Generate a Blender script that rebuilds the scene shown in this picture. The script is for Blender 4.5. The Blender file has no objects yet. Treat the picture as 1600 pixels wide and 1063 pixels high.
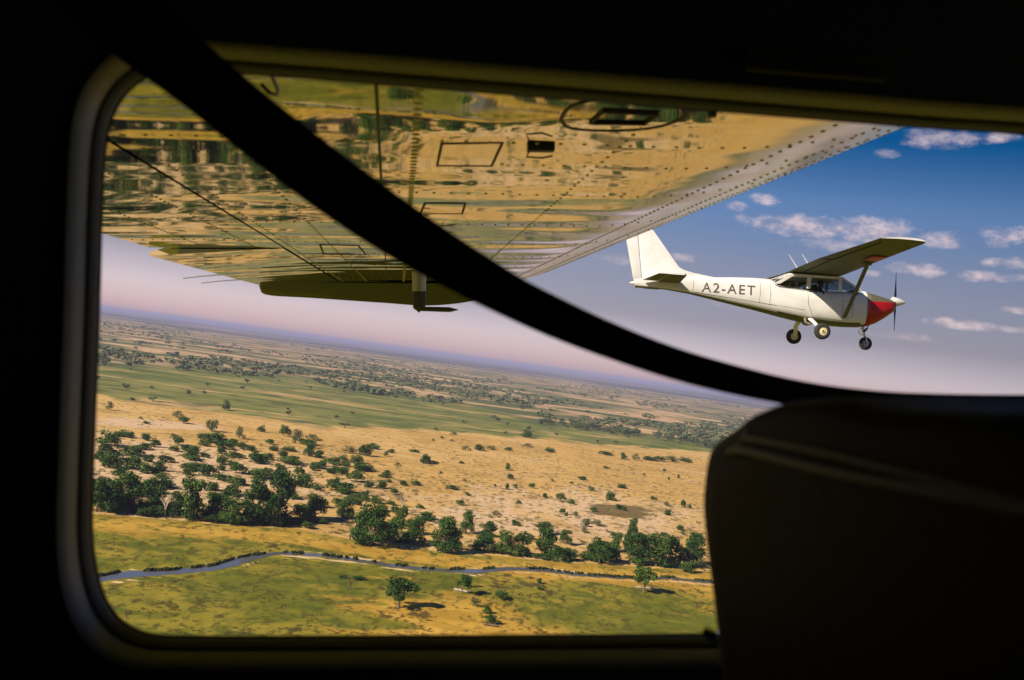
import bpy, bmesh, math, random
import numpy as np
from mathutils import Vector, Matrix, noise

# ------------------------------------------------------------------ camera, sky, sun, exposure
sc = bpy.context.scene
COL = sc.collection
ALT = 60.0                                   # metres above the plain
LENS, FPX = 35.0, 1555.56                    # FPX: focal length in 1/1600ths of the frame width
ROLL, PITCH = math.radians(7.8), math.radians(1.3)
EYE = Vector((0, 0, ALT))
FWD = Vector((0, math.cos(PITCH), math.sin(PITCH)))
UP0 = Vector((0, -math.sin(PITCH), math.cos(PITCH)))
RGT = math.cos(ROLL) * Vector((1, 0, 0)) + math.sin(ROLL) * UP0
UPV = -math.sin(ROLL) * Vector((1, 0, 0)) + math.cos(ROLL) * UP0
cam = bpy.data.cameras.new('camera')
cam.lens, cam.sensor_width = LENS, 36.0
cam.clip_start, cam.clip_end = 0.02, 120000
cam.dof.use_dof = True
cam.dof.focus_distance = 60.0
cam.dof.aperture_fstop = 11.0
cob = bpy.data.objects.new('camera', cam)
COL.objects.link(cob)
cob.matrix_world = Matrix(((RGT.x, UPV.x, -FWD.x, EYE.x), (RGT.y, UPV.y, -FWD.y, EYE.y), (RGT.z, UPV.z, -FWD.z, EYE.z), (0, 0, 0, 1)))
sc.camera = cob

SUN_TO = Vector((-1.2, -0.95, 0.95)).normalized()     # towards the sun: behind the photographer, to his left
SUN_EL = math.asin(SUN_TO.z)
SUN_AZ = math.atan2(SUN_TO.x, SUN_TO.y)
sun = bpy.data.lights.new('sun', 'SUN')
sun.energy, sun.angle, sun.color = 5.0, math.radians(0.5), (1.0, 0.86, 0.67)
sob = bpy.data.objects.new('sun', sun)
COL.objects.link(sob)
sob.rotation_euler = (-SUN_TO).to_track_quat('-Z', 'Y').to_euler()

sc.view_settings.view_transform = 'Standard'
sc.view_settings.look = 'None'
sc.view_settings.exposure = 0.7
sc.view_settings.gamma = 1.0
sc.cycles.use_denoising = True
sc.cycles.max_bounces = 6
sc.cycles.diffuse_bounces = 3
sc.cycles.glossy_bounces = 4
sc.cycles.transparent_max_bounces = 12
sc.cycles.volume_bounces = 0
sc.cycles.sample_clamp_indirect = 4.0
sc.cycles.caustics_reflective = False
sc.cycles.caustics_refractive = False


def ray(px, py):
    """Direction that a point of the 1600x1063 photograph looks along."""
    return FWD + RGT * ((px - 800) / FPX) + UPV * ((531.5 - py) / FPX)


def on_ground(px, py):
    d = ray(px, py)
    t = ALT / max(-d.z, 1e-4)
    return Vector((d.x * t, d.y * t, 0.0))


# ---- node helpers
class NT:
    def __init__(s, tree):
        s.t = tree

    def n(s, kind, **kw):
        nd = s.t.nodes.new(kind)
        for k, v in kw.items():
            setattr(nd, k, v)
        return nd

    def put(s, sock, v):
        if hasattr(v, 'is_linked') or hasattr(v, 'links'):
            s.t.links.new(v, sock)
        elif isinstance(v, (tuple, list, Vector)) and len(v) == 3 and sock.type == 'RGBA':
            sock.default_value = (*v, 1)
        else:
            sock.default_value = v

    def math(s, op, a, b=0.0, c=None, clamp=False):
        nd = s.n('ShaderNodeMath', operation=op, use_clamp=clamp)
        s.put(nd.inputs[0], a)
        s.put(nd.inputs[1], b)
        if c is not None:
            s.put(nd.inputs[2], c)
        return nd.outputs[0]

    def vec(s, op, a, b=(0, 0, 0)):
        nd = s.n('ShaderNodeVectorMath', operation=op)
        s.put(nd.inputs[0], a)
        if op == 'SCALE':
            s.put(nd.inputs['Scale'], b)
        else:
            s.put(nd.inputs[1], b)
        return nd.outputs['Value'] if op in ('DOT_PRODUCT', 'LENGTH') else nd.outputs[0]

    def mix(s, f, a, b, mode='MIX'):
        nd = s.n('ShaderNodeMix', data_type='RGBA', blend_type=mode)
        s.put(nd.inputs[0], f)
        s.put(nd.inputs[6], a)
        s.put(nd.inputs[7], b)
        return nd.outputs[2]

    def noise(s, vec, scale, detail=3.0, rough=0.55, dist=0.0):
        nd = s.n('ShaderNodeTexNoise')
        if vec is not None:
            s.put(nd.inputs['Vector'], vec)
        nd.inputs['Scale'].default_value = scale
        nd.inputs['Detail'].default_value = detail
        nd.inputs['Roughness'].default_value = rough
        nd.inputs['Distortion'].default_value = dist
        return nd.outputs[0]

    def step(s, v, lo, hi):
        nd = s.n('ShaderNodeMapRange', interpolation_type='SMOOTHSTEP')
        s.put(nd.inputs[0], v)
        s.put(nd.inputs[1], lo)
        s.put(nd.inputs[2], hi)
        return nd.outputs[0]

    def ramp(s, v, stops):
        nd = s.n('ShaderNodeValToRGB')
        s.put(nd.inputs[0], v)
        el = nd.color_ramp.elements
        while len(el) < len(stops):
            el.new(0.5)
        for e, (p, c) in zip(el, stops):
            e.position = p
            e.color = (*c, 1)
        return nd.outputs[0]

    def scaled(s, vec, xyz):
        return s.vec('MULTIPLY', vec, xyz)


# ---- sky with fair-weather clouds
world = bpy.data.worlds.new('World')
sc.world = world
world.use_nodes = True
w = NT(world.node_tree)
for nd in list(world.node_tree.nodes):
    world.node_tree.nodes.remove(nd)
sky = w.n('ShaderNodeTexSky', sky_type='NISHITA')
sky.sun_disc = False
sky.sun_elevation, sky.sun_rotation = SUN_EL, SUN_AZ
sky.altitude, sky.air_density, sky.dust_density, sky.ozone_density = 1000.0, 1.0, 1.6, 1.5
tc = w.n('ShaderNodeTexCoord').outputs['Generated']
sep = w.n('ShaderNodeSeparateXYZ')
w.put(sep.inputs[0], tc)
tint = w.ramp(w.math('MULTIPLY', sep.outputs[2], 2.0),
              [(0.0, (0.95, 0.66, 0.86)), (0.06, (0.85, 0.64, 0.80)), (0.13, (0.52, 0.38, 0.44)), (0.244, (0.52, 0.41, 0.46)), (0.38, (0.335, 0.43, 0.59)), (0.50, (0.01, 0.22, 0.43)), (1.0, (0.12, 0.28, 0.5))])
skyc = w.mix(1.0, sky.outputs[0], tint, 'MULTIPLY')
side = w.n('ShaderNodeMapRange')          # the sky is paler on the sun's side
w.put(side.inputs[0], sep.outputs[0])
for k, v in ((1, -0.35), (2, 0.5), (3, 1.12), (4, 0.62)):
    side.inputs[k].default_value = v
skyc = w.vec('SCALE', skyc, side.outputs[0])
# (centre of the cloud in the photograph, half width, half height)
CLOUDS = [(1245, 352, 88, 17, 1), (1375, 362, 60, 24, 1), (1465, 376, 40, 14, .9), (1320, 385, 70, 10, .5), (1480, 217, 62, 16, .8), (1562, 215, 30, 9, .9),
          (1432, 422, 42, 11, .9), (1584, 368, 42, 14, .9), (1560, 380, 18, 10, .7), (1560, 434, 55, 9, 1), (1575, 411, 40, 9, .9), (1195, 312, 26, 10, 1), (1150, 322, 22, 8, .8),
          (1068, 403, 22, 8, .8), (1380, 240, 22, 8, .5), (1510, 508, 55, 8, .8), (1590, 485, 40, 6, .7), (1400, 524, 55, 8, .55), (1170, 480, 60, 8, .25), (1368, 428, 16, 5, .6),
          (960, 405, 40, 9, .45), (1590, 516, 40, 6, .6)]
warp = w.noise(tc, 26.0, 5.0, 0.6)
fine = w.noise(w.scaled(tc, (1, 1, 1.9)), 60.0, 6.0, 0.62)
nz = w.math('ADD', w.math('MULTIPLY', warp, 0.9), w.math('MULTIPLY', fine, 1.0))
total, shade = None, None
for (cx, cy, hw, hh, amt) in CLOUDS:
    c = ray(cx, cy).normalized()
    ax = Vector((c.y, -c.x, 0)).normalized()
    up = ax.cross(c)
    d = w.vec('SUBTRACT', tc, tuple(c))
    u = w.vec('DOT_PRODUCT', d, tuple(ax * (FPX / hw)))
    v = w.vec('DOT_PRODUCT', d, tuple(up * (FPX / hh)))
    e = w.math('SUBTRACT', 1.0, w.math('ADD', w.math('MULTIPLY', u, u), w.math('MULTIPLY', v, v)))
    e = w.math('MULTIPLY', w.math('ADD', e, w.math('MULTIPLY_ADD', nz, 2.6, -2.6)), 1.0)
    e = w.math('MULTIPLY', w.step(e, -0.35, 1.5), amt)
    total = e if total is None else w.math('MAXIMUM', total, e)
cloudc = w.mix(w.step(fine, 0.35, 0.65), (3.7, 2.95, 3.2), (5.6, 4.4, 4.3))
skyc = w.mix(w.math('MULTIPLY', total, 0.72), skyc, cloudc)
bg = w.n('ShaderNodeBackground')
w.put(bg.inputs[0], skyc)
bg.inputs[1].default_value = 0.10
wo = w.n('ShaderNodeOutputWorld')
w.put(wo.inputs[0], bg.outputs[0])


# ------------------------------------------------------------------ scene helpers
def material(name, color=(0.5, 0.5, 0.5), rough=0.5, metal=0.0, spec=0.5, bump=None, vary=None, coat=0.0):
    """bump = (scale, distance); vary = (scale, second colour)."""
    m = bpy.data.materials.new(name)
    m.use_nodes = True
    t = NT(m.node_tree)
    p = m.node_tree.nodes['Principled BSDF']
    p.inputs['Base Color'].default_value = (*color, 1)
    p.inputs['Roughness'].default_value = rough
    p.inputs['Metallic'].default_value = metal
    p.inputs['Specular IOR Level'].default_value = spec
    p.inputs['Coat Weight'].default_value = coat
    co = t.n('ShaderNodeTexCoord').outputs['Object']
    if vary:
        t.put(p.inputs['Base Color'], t.mix(t.step(t.noise(co, vary[0], 5.0, 0.6), 0.35, 0.68), color, vary[1]))
    if bump:
        b = t.n('ShaderNodeBump')
        b.inputs['Strength'].default_value = 1.0
        b.inputs['Distance'].default_value = bump[1]
        t.put(b.inputs['Height'], t.noise(co, bump[0], 3.0, 0.55))
        t.put(p.inputs['Normal'], b.outputs[0])
    return m


def tag(o, label=None, cat=None, group=None, kind=None):
    for k, v in (('label', label), ('category', cat), ('group', group), ('kind', kind)):
        if v:
            o[k] = v
    return o


def link(name, me, parent=None, mw=None):
    o = bpy.data.objects.new(name, me)
    COL.objects.link(o)
    if parent is not None:
        o.parent = parent
    if mw is not None:
        o.matrix_world = mw
    return o


def empty(name, mw):
    o = bpy.data.objects.new(name, None)
    COL.objects.link(o)
    o.matrix_world = mw
    return o


class MB:
    """Collects shapes that become one mesh."""
    def __init__(s):
        s.v, s.f, s.m = [], [], []

    def add(s, verts, faces, mi=0):
        b = len(s.v)
        s.v += [tuple(x) for x in verts]
        s.f += [tuple(i + b for i in f) for f in faces]
        s.m += [mi] * len(faces)
        return s

    def loft(s, loops, closed=True, caps=True, mi=0, flip=False):
        n = len(loops[0])
        vs = [p for l in loops for p in l]
        fs = []
        for k in range(len(loops) - 1):
            for i in range(n if closed else n - 1):
                j = (i + 1) % n
                f = (k * n + i, k * n + j, (k + 1) * n + j, (k + 1) * n + i)
                fs.append(f[::-1] if flip else f)
        if caps and closed:
            fs.append(tuple(range(n))[::-1] if not flip else tuple(range(n)))
            e = (len(loops) - 1) * n
            fs.append(tuple(e + i for i in range(n)) if not flip else tuple(e + i for i in range(n))[::-1])
        return s.add(vs, fs, mi)

    def tube(s, pts, r, seg=8, mi=0, flat=1.0, up=None):
        pts = [Vector(p) for p in pts]
        rs = r if isinstance(r, (list, tuple)) else [r] * len(pts)
        loops = []
        for i, p in enumerate(pts):
            d = (pts[min(i + 1, len(pts) - 1)] - pts[max(i - 1, 0)]).normalized()
            ref = Vector(up) if up is not None else (Vector((0, 0, 1)) if abs(d.z) < 0.9 else Vector((1, 0, 0)))
            a = d.cross(ref).normalized()
            b = a.cross(d)
            loops.append([p + (a * math.cos(q) * flat + b * math.sin(q)) * rs[i] for q in [2 * math.pi * k / seg for k in range(seg)]])
        return s.loft(loops, True, True, mi)

    def box(s, c, size, bev=0.0, rot=None, mi=0):
        bm = bmesh.new()
        bmesh.ops.create_cube(bm, size=1.0)
        bmesh.ops.scale(bm, vec=size, verts=bm.verts)
        if bev > 0:
            bmesh.ops.bevel(bm, geom=list(bm.edges), offset=bev, segments=2, profile=0.7, affect='EDGES')
        if rot is not None:
            bmesh.ops.transform(bm, matrix=rot.to_4x4(), verts=bm.verts)
        bm.verts.index_update()
        s.add([v.co + Vector(c) for v in bm.verts], [[v.index for v in f.verts] for f in bm.faces], mi)
        bm.free()
        return s

    def prism(s, poly, axis_fn, t0, t1, mi=0):
        """A 2-D outline given thickness: axis_fn(u, v, t) -> point."""
        a = [axis_fn(u, v, t0) for u, v in poly]
        b = [axis_fn(u, v, t1) for u, v in poly]
        return s.loft([a, b], True, True, mi)

    def mesh(s, name, mats, smooth=True, angle=0.6):
        me = bpy.data.meshes.new(name)
        me.from_pydata(s.v, [], s.f)
        for m in (mats if isinstance(mats, (list, tuple)) else [mats]):
            me.materials.append(m)
        me.polygons.foreach_set('material_index', s.m)
        bm = bmesh.new()
        bm.from_mesh(me)
        bmesh.ops.recalc_face_normals(bm, faces=bm.faces)
        if smooth:
            for f in bm.faces:
                f.smooth = True
            for e in bm.edges:
                if len(e.link_faces) == 2 and e.calc_face_angle(0) > angle:
                    e.smooth = False
        bm.to_mesh(me)
        bm.free()
        me.update()
        return me

    def build(s, name, mats, parent=None, smooth=True, angle=0.6):
        return link(name, s.mesh(name, mats, smooth, angle), parent)


def lerp_tab(tab, x):
    return float(np.interp(x, [t[0] for t in tab], [t[1] for t in tab]))


def smooth_pts(pts, n):
    """Catmull-Rom through 2-D/3-D points, n samples per span."""
    P = [Vector(p) for p in pts]
    out = []
    for i in range(len(P) - 1):
        a, b, c, d = P[max(i - 1, 0)], P[i], P[i + 1], P[min(i + 2, len(P) - 1)]
        for k in range(n):
            t = k / n
            out.append(0.5 * ((2 * b) + (c - a) * t + (2 * a - 5 * b + 4 * c - d) * t * t + (3 * b - a - 3 * c + d) * t ** 3))
    out.append(P[-1])
    return out


#==GROUND==
# ------------------------------------------------------------------ the plain: lines read off the photograph, laid on the ground
TREELINE = [(-200, 790), (140, 803), (230, 810), (330, 818), (450, 825), (560, 845), (640, 858), (760, 868), (860, 877), (960, 884), (1100, 892), (1700, 935)]
SHRUBTOP = [(-200, 660), (140, 670), (260, 690), (400, 692), (530, 705), (620, 745), (700, 800), (900, 820), (1100, 845), (1700, 900)]
SANDTOP = [(-200, 590), (143, 615), (225, 629), (292, 637), (367, 646), (435, 654), (496, 665), (658, 674), (775, 680), (842, 686), (944, 696), (1109, 708), (1700, 770)]
GREENTOP = [(-200, 545), (145, 568), (231, 571), (320, 575), (374, 581), (469, 589), (530, 604), (604, 614), (741, 634), (809, 653), (856, 660), (944, 672), (1035, 683), (1112, 696), (1700, 765)]
RIV_TOP = [(-500, 935), (-200, 922), (60, 912), (140, 902), (170, 897), (200, 893), (270, 890), (330, 884), (370, 872), (400, 866), (440, 862), (500, 866), (560, 874), (620, 883), (680, 889), (740, 890), (800, 886), (850, 889), (900, 896), (960, 901), (1010, 902), (1050, 902), (1105, 908), (1300, 935), (1700, 985)]
RIV_BOT = [(-500, 952), (-200, 938), (60, 926), (140, 915), (170, 909), (200, 906), (270, 900), (330, 895), (370, 887), (400, 876), (440, 867), (500, 871), (560, 879), (620, 888), (680, 894), (740, 898), (800, 893), (850, 895), (900, 901), (960, 905.5), (1010, 906.5), (1050, 906.5), (1105, 912.5), (1300, 940), (1700, 991)]


def to_pixels(X, Y, Z=0.0):
    """Where ground points would lie in the photograph (numpy)."""
    dx, dy, dz = X, Y, Z - ALT
    dep = dx * FWD.x + dy * FWD.y + dz * FWD.z
    dep = np.maximum(dep, 1.0)
    return (800 + FPX * (dx * RGT.x + dy * RGT.y + dz * RGT.z) / dep, 531.5 - FPX * (dx * UPV.x + dy * UPV.y + dz * UPV.z) / dep)


def ssn(a, lo, hi):
    t = np.clip((a - lo) / (hi - lo), 0, 1)
    return t * t * (3 - 2 * t)


def tab(t, x):
    return np.interp(x, [p[0] for p in t], [p[1] for p in t])


def ground_material():
    m = bpy.data.materials.new('grassland_soil')
    m.use_nodes = True
    t = NT(m.node_tree)
    p = m.node_tree.nodes['Principled BSDF']
    p.inputs['Roughness'].default_value = 0.95
    p.inputs['Specular IOR Level'].default_value = 0.1
    co = t.n('ShaderNodeTexCoord').outputs['Object']
    A = t.n('ShaderNodeAttribute', attribute_name='cover')
    B = t.n('ShaderNodeAttribute', attribute_name='soil')
    sa = t.n('ShaderNodeSeparateColor')
    t.put(sa.inputs[0], A.outputs['Color'])
    sb = t.n('ShaderNodeSeparateColor')
    t.put(sb.inputs[0], B.outputs['Color'])
    flood, gold, wet = sa.outputs
    far = A.outputs['Alpha']
    pale, brown, scrub = sb.outputs
    big = t.noise(co, 0.006, 4, 0.55)
    mid = t.noise(co, 0.03, 5, 0.6, 0.6)
    small = t.noise(co, 0.16, 5, 0.62, 0.4)
    tiny = t.noise(co, 0.9, 4, 0.65)
    patch = t.noise(t.scaled(co, (1, 1.6, 1)), 0.055, 6, 0.65, 1.0)
    med = t.noise(t.scaled(co, (0.7, 1.2, 1)), 0.075, 7, 0.68, 0.8)
    fine = t.noise(co, 0.42, 6, 0.7)
    tuft = t.noise(t.scaled(co, (1, 0.5, 1)), 0.30, 5, 0.68)
    # dry plain: golden straw, pale sand, faint scrub
    straw = t.mix(t.step(med, 0.36, 0.66), (0.56, 0.345, 0.110), (0.40, 0.245, 0.065))
    straw = t.mix(t.math('MULTIPLY', t.step(big, 0.46, 0.60), 0.6), straw, (0.60, 0.395, 0.155))
    sandy = t.mix(t.step(fine, 0.35, 0.65), (0.64, 0.455, 0.285), (0.52, 0.35, 0.18))
    sandf = t.step(t.math('ADD', t.math('MULTIPLY_ADD', med, 0.5, t.math('MULTIPLY', patch, 0.5)), t.math('MULTIPLY_ADD', pale, 0.26, t.math('MULTIPLY_ADD', scrub, 0.06, -0.09))), 0.47, 0.56)
    dry = t.mix(sandf, straw, sandy)
    dry = t.mix(t.math('MULTIPLY', t.step(mid, 0.52, 0.66), 0.6), dry, (0.34, 0.20, 0.05))
    weeds = t.step(t.math('ADD', t.math('MULTIPLY', patch, 0.35), t.math('MULTIPLY', tuft, 0.7)), 0.545, 0.61)
    dry = t.mix(t.math('MULTIPLY', weeds, t.math('MULTIPLY_ADD', scrub, 0.55, 0.45)), dry, (0.125, 0.095, 0.022))
    bf = t.step(t.math('ADD', brown, t.math('MULTIPLY_ADD', patch, 1.6, -0.8)), 0.40, 0.56)
    dry = t.mix(t.math('MULTIPLY', bf, 0.9), dry, t.mix(t.step(fine, 0.4, 0.6), (0.15, 0.085, 0.028), (0.085, 0.075, 0.020)))
    # flood plain by the river: greens and gold
    gr = t.mix(t.step(mid, 0.40, 0.60), (0.125, 0.130, 0.010), (0.24, 0.195, 0.020))
    gr = t.mix(t.math('MULTIPLY', t.step(patch, 0.49, 0.62), 0.8), gr, (0.070, 0.092, 0.008))
    gr = t.mix(t.math('MULTIPLY', t.step(med, 0.53, 0.66), 0.7), gr, (0.33, 0.235, 0.030))
    go = t.mix(t.step(med, 0.38, 0.62), (0.55, 0.325, 0.055), (0.36, 0.215, 0.026))
    gr = t.mix(t.math('MULTIPLY', t.step(tuft, 0.48, 0.60), 0.55), gr, (0.062, 0.080, 0.008))
    fl = t.mix(t.step(t.math('ADD', gold, t.math('MULTIPLY_ADD', med, 1.7, -0.85)), 0.34, 0.74), gr, go)
    fl = t.mix(t.math('MULTIPLY', t.step(tuft, 0.50, 0.62), 0.5), fl, (0.070, 0.062, 0.008))
    fl = t.mix(t.math('MULTIPLY', t.step(t.math('ADD', t.math('MULTIPLY', tuft, 0.6), t.math('MULTIPLY', mid, 0.5)), 0.61, 0.67), 0.75), fl, (0.06, 0.04, 0.014))
    fl = t.mix(t.step(t.math('ADD', pale, t.math('MULTIPLY_ADD', med, 1.6, -0.8)), 0.46, 0.62), fl, (0.64, 0.45, 0.27))
    # wetland band
    st = t.noise(t.scaled(co, (0.45, 1, 1)), 0.014, 8, 0.68, 0.8)
    we = t.mix(t.step(st, 0.38, 0.58), (0.095, 0.125, 0.024), (0.22, 0.205, 0.055))
    we = t.mix(t.step(st, 0.54, 0.64), we, (0.44, 0.29, 0.12))
    we = t.mix(t.math('MULTIPLY', t.step(t.noise(t.scaled(co, (0.5, 1, 1)), 0.05, 6, 0.65), 0.50, 0.62), 0.75), we, (0.045, 0.068, 0.018))
    # far country: straw and woodland
    fz = t.noise(t.scaled(co, (0.6, 1, 1)), 0.0075, 8, 0.68, 0.5)
    fa = t.mix(t.step(fz, 0.42, 0.54), (0.54, 0.345, 0.185), (0.085, 0.105, 0.034))
    fa = t.mix(t.math('MULTIPLY', t.step(t.noise(co, 0.03, 5, 0.65), 0.52, 0.62), 0.6), fa, (0.10, 0.11, 0.04))
    fw = t.mix(t.step(t.noise(t.scaled(co, (0.4, 1, 1)), 0.0014, 4, 0.6), 0.52, 0.60), (0.050, 0.062, 0.032), (0.36, 0.26, 0.18))
    c = t.mix(t.step(t.math('ADD', wet, t.math('ADD', t.math('MULTIPLY_ADD', mid, 1.2, -0.6), t.math('MULTIPLY_ADD', st, 2.2, -1.1))), 0.36, 0.64), dry, we)
    c = t.mix(t.step(t.math('ADD', far, t.math('MULTIPLY_ADD', fz, 1.6, -0.8)), 0.16, 0.34), c, fa)
    c = t.mix(t.step(far, 0.62, 0.80), c, fw)
    c = t.mix(t.step(t.math('ADD', flood, t.math('MULTIPLY_ADD', med, 1.2, -0.6)), 0.40, 0.62), c, fl)
    t.put(p.inputs['Base Color'], c)
    b = t.n('ShaderNodeBump')
    b.inputs['Strength'].default_value = 0.7
    b.inputs['Distance'].default_value = 0.16
    t.put(b.inputs['Height'], t.math('ADD', small, t.math('MULTIPLY', tiny, 0.4)))
    t.put(p.inputs['Normal'], b.outputs[0])
    return m


def build_ground():
    az = np.radians(np.concatenate([np.arange(-36, 36, 0.25), np.arange(36, 324, 4.0)]))
    rad = np.concatenate([[6, 40, 80, 120], np.arange(150, 460, 2.0), 460 * 1.012 ** np.arange(0, 385)])
    na, nr = len(az), len(rad)
    X = (rad[:, None] * np.sin(az)[None, :]).ravel()
    Y = (rad[:, None] * np.cos(az)[None, :]).ravel()
    px, py = to_pixels(X, Y)
    front = Y > 20
    px = np.where(front, np.clip(px, -500, 1700), 800)
    py = np.where(front, py, 1500)
    r = np.hypot(X, Y)
    flood = ssn(py - tab(TREELINE, px), -9, 9)
    wet = ssn(tab(SANDTOP, px) - py, -9, 9)
    far = 0.5 * ssn(tab(GREENTOP, px) - py, -8, 8) + 0.5 * ssn(r, 4200, 8200)
    # gold in the flood plain
    gold = 0.55 * np.exp(-((py - tab(TREELINE, px) - 14) / 15) ** 2)
    rc = 0.5 * (tab(RIV_TOP, px) + tab(RIV_BOT, px))
    beyond = py < rc
    gold += np.where(beyond, 0.20, 0.0)

    def ell(cx, cy, rx, ry, tilt=0.0):
        u, v = (px - cx), (py - cy) - tilt * (px - cx)
        return np.exp(-((u / rx) ** 2 + (v / ry) ** 2) ** 2)
    gold += np.where(beyond, 0, 1.0) * (0.75 * ell(735, 965, 130, 40, 0.05) + 0.55 * ell(600, 948, 120, 17, 0.12) + 0.5 * ell(905, 905, 160, 11, 0.04) + 0.6 * ell(1100, 935, 60, 40)
             + 0.5 * ell(800, 990, 300, 10) + 0.25 * ell(470, 985, 200, 12) + 0.15 * ell(480, 900, 160, 18)) * (1 - 0.95 * ell(955, 947, 150, 36, 0.03))
    gold += 0.35 * ell(955, 947, 28, 9) + np.where(beyond, 0, 0.5) * ell(600, 903, 80, 4, 0.02)
    gold = np.clip(gold, 0, 1)
    pale = 0.75 * ell(380, 640, 60, 8, 0.16) + 1.0 * ell(230, 662, 110, 7, 0.06) + 0.55 * ell(260, 735, 240, 50, 0.12) + 0.5 * ell(880, 805, 230, 40, 0.05)
    edge = np.minimum(np.abs(py - tab(RIV_TOP, px) + 2.0), np.abs(py - tab(RIV_BOT, px) - 1.5))
    pale = np.where(flood > 0.5, 0.55 * np.exp(-(edge / 2.2) ** 2), pale)
    brown = 1.1 * np.exp(-((px - 968) / 52) ** 2 - ((py - 799 - 0.10 * (px - 968)) / 12) ** 2)
    scrub = 0.9 * ssn(py - tab(SHRUBTOP, px), -10, 15) + 0.45 * ell(900, 770, 300, 70)
    v = np.stack([X, Y, np.zeros_like(X)], 1)
    v = np.vstack([v, [[0, 0, 0]]])
    i = np.arange(nr - 1)[:, None] * na
    j = np.arange(na)[None, :]
    jn = (j + 1) % na
    q = np.stack([i + j, i + na + j, i + na + jn, i + jn], -1).reshape(-1, 4)[:, ::-1]
    me = bpy.data.meshes.new('plain')
    tri = [(int(k), int((k + 1) % na), len(v) - 1) for k in range(na)]
    me.from_pydata(v.tolist(), [], q.tolist() + tri)
    me.polygons.foreach_set('use_smooth', [True] * len(me.polygons))

    def attr(name, cols):
        a = me.attributes.new(name, 'FLOAT_COLOR', 'POINT')
        d = np.zeros((len(v), 4), np.float32)
        for k, ccol in enumerate(cols):
            d[:-1, k] = ccol
        a.data.foreach_set('color', d.ravel())
    attr('cover', (flood, gold, wet, far))
    attr('soil', (pale, brown, np.clip(scrub, 0, 1), np.ones_like(pale)))
    me.materials.append(ground_material())
    bm = bmesh.new()
    bm.from_mesh(me)
    bmesh.ops.recalc_face_normals(bm, faces=bm.faces)
    if sum(f.normal.z for f in list(bm.faces)[:100]) < 0:
        bmesh.ops.reverse_faces(bm, faces=bm.faces)
    bm.to_mesh(me)
    bm.free()
    tag(link('ground', me), 'dry golden plain with green wetland bands reaching the horizon', 'plain', kind='structure')


build_ground()

# river: a narrow winding sheet of water with reeds along its far bank
water = material('river_water', (0.10, 0.10, 0.115), 0.14, 0.0, 0.5, bump=(0.8, 0.02))
xs = np.concatenate([np.arange(-480, 120, 20.0), np.arange(120, 1120, 6.0), np.arange(1120, 1690, 20.0)])
rng = random.Random(5)
jit = lambda x, k: 0.8 * noise.noise(Vector((x * 0.05, k, 0.3))) + 0.9 * noise.noise(Vector((x * 0.16, k, 2.3)))
top_line = [on_ground(x, tab(RIV_TOP, x) + jit(x, 3.1)) for x in xs]
bot_line = [on_ground(x, tab(RIV_BOT, x) + jit(x, 9.7)).lerp(p, 0.22) for x, p in zip(xs, top_line)]
mb = MB()
mb.loft([[p + Vector((0, 0, 0.03)) for p in top_line], [p + Vector((0, 0, 0.03)) for p in bot_line]], closed=False, caps=False)
tag(mb.build('river', water), 'narrow winding blue grey river crossing the flood plain', 'river', kind='structure')
mb = MB()
tufts = [(i, k) for i in range(len(xs) - 1) for k in range(26)]
for i, k in tufts:
    x = xs[i]
    if x > 1110 or x < 100:
        continue
    dens = noise.noise(Vector((x * 0.022, 4.0, 0))) + (0.12 if x < 480 or 830 < x < 1110 else -0.06) + 0.5 * noise.noise(Vector((x * 0.13, 9.0, 0)))
    if dens < 0:
        continue
    p = top_line[i].lerp(top_line[i + 1], rng.random()) + Vector((0, rng.uniform(-1.5, 0.8), 0.0))
    h, a = rng.uniform(0.2, 0.6), rng.uniform(0, 6.28)
    d = Vector((math.cos(a), math.sin(a), 0)) * rng.uniform(0.25, 0.5)
    t_ = Vector((rng.uniform(-.3, .3), rng.uniform(-.3, .3), h))
    mb.add([p - d, p + d, p + d * 0.5 + t_, p - d * 0.5 + t_], [(0, 1, 2, 3)])
tag(mb.build('reeds', material('reed_blades', (0.035, 0.045, 0.012), 0.8, spec=0.1), smooth=False), 'dark reeds fringing the far river bank', 'reeds', kind='stuff')

#==TREES==
# ------------------------------------------------------------------ trees and bushes
def leaf_material(name, dark, light):
    m = bpy.data.materials.new(name)
    m.use_nodes = True
    t = NT(m.node_tree)
    p = m.node_tree.nodes['Principled BSDF']
    p.inputs['Roughness'].default_value = 0.7
    p.inputs['Specular IOR Level'].default_value = 0.15
    a = t.n('ShaderNodeAttribute', attribute_name='tone')
    o = t.n('ShaderNodeObjectInfo')
    f = t.math('ADD', t.math('MULTIPLY', a.outputs['Fac'], 0.75), t.math('MULTIPLY', o.outputs['Random'], 0.35))
    t.put(p.inputs['Base Color'], t.mix(f, dark, light))
    return m


LEAF_DARK = leaf_material('dark_leaves', (0.014, 0.048, 0.006), (0.056, 0.112, 0.014))
LEAF_MID = leaf_material('green_leaves', (0.030, 0.078, 0.009), (0.095, 0.145, 0.022))
LEAF_GREY = leaf_material('grey_leaves', (0.055, 0.080, 0.022), (0.13, 0.15, 0.045))
LEAF_FAR = leaf_material('far_leaves', (0.055, 0.085, 0.036), (0.13, 0.15, 0.065))
BARK = material('bark', (0.16, 0.12, 0.08), 0.9, spec=0.1, vary=(3.0, (0.09, 0.065, 0.04)))
PALEWOOD = material('bleached_wood', (0.46, 0.38, 0.29), 0.85, spec=0.1, vary=(3.0, (0.30, 0.23, 0.16)))


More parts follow.
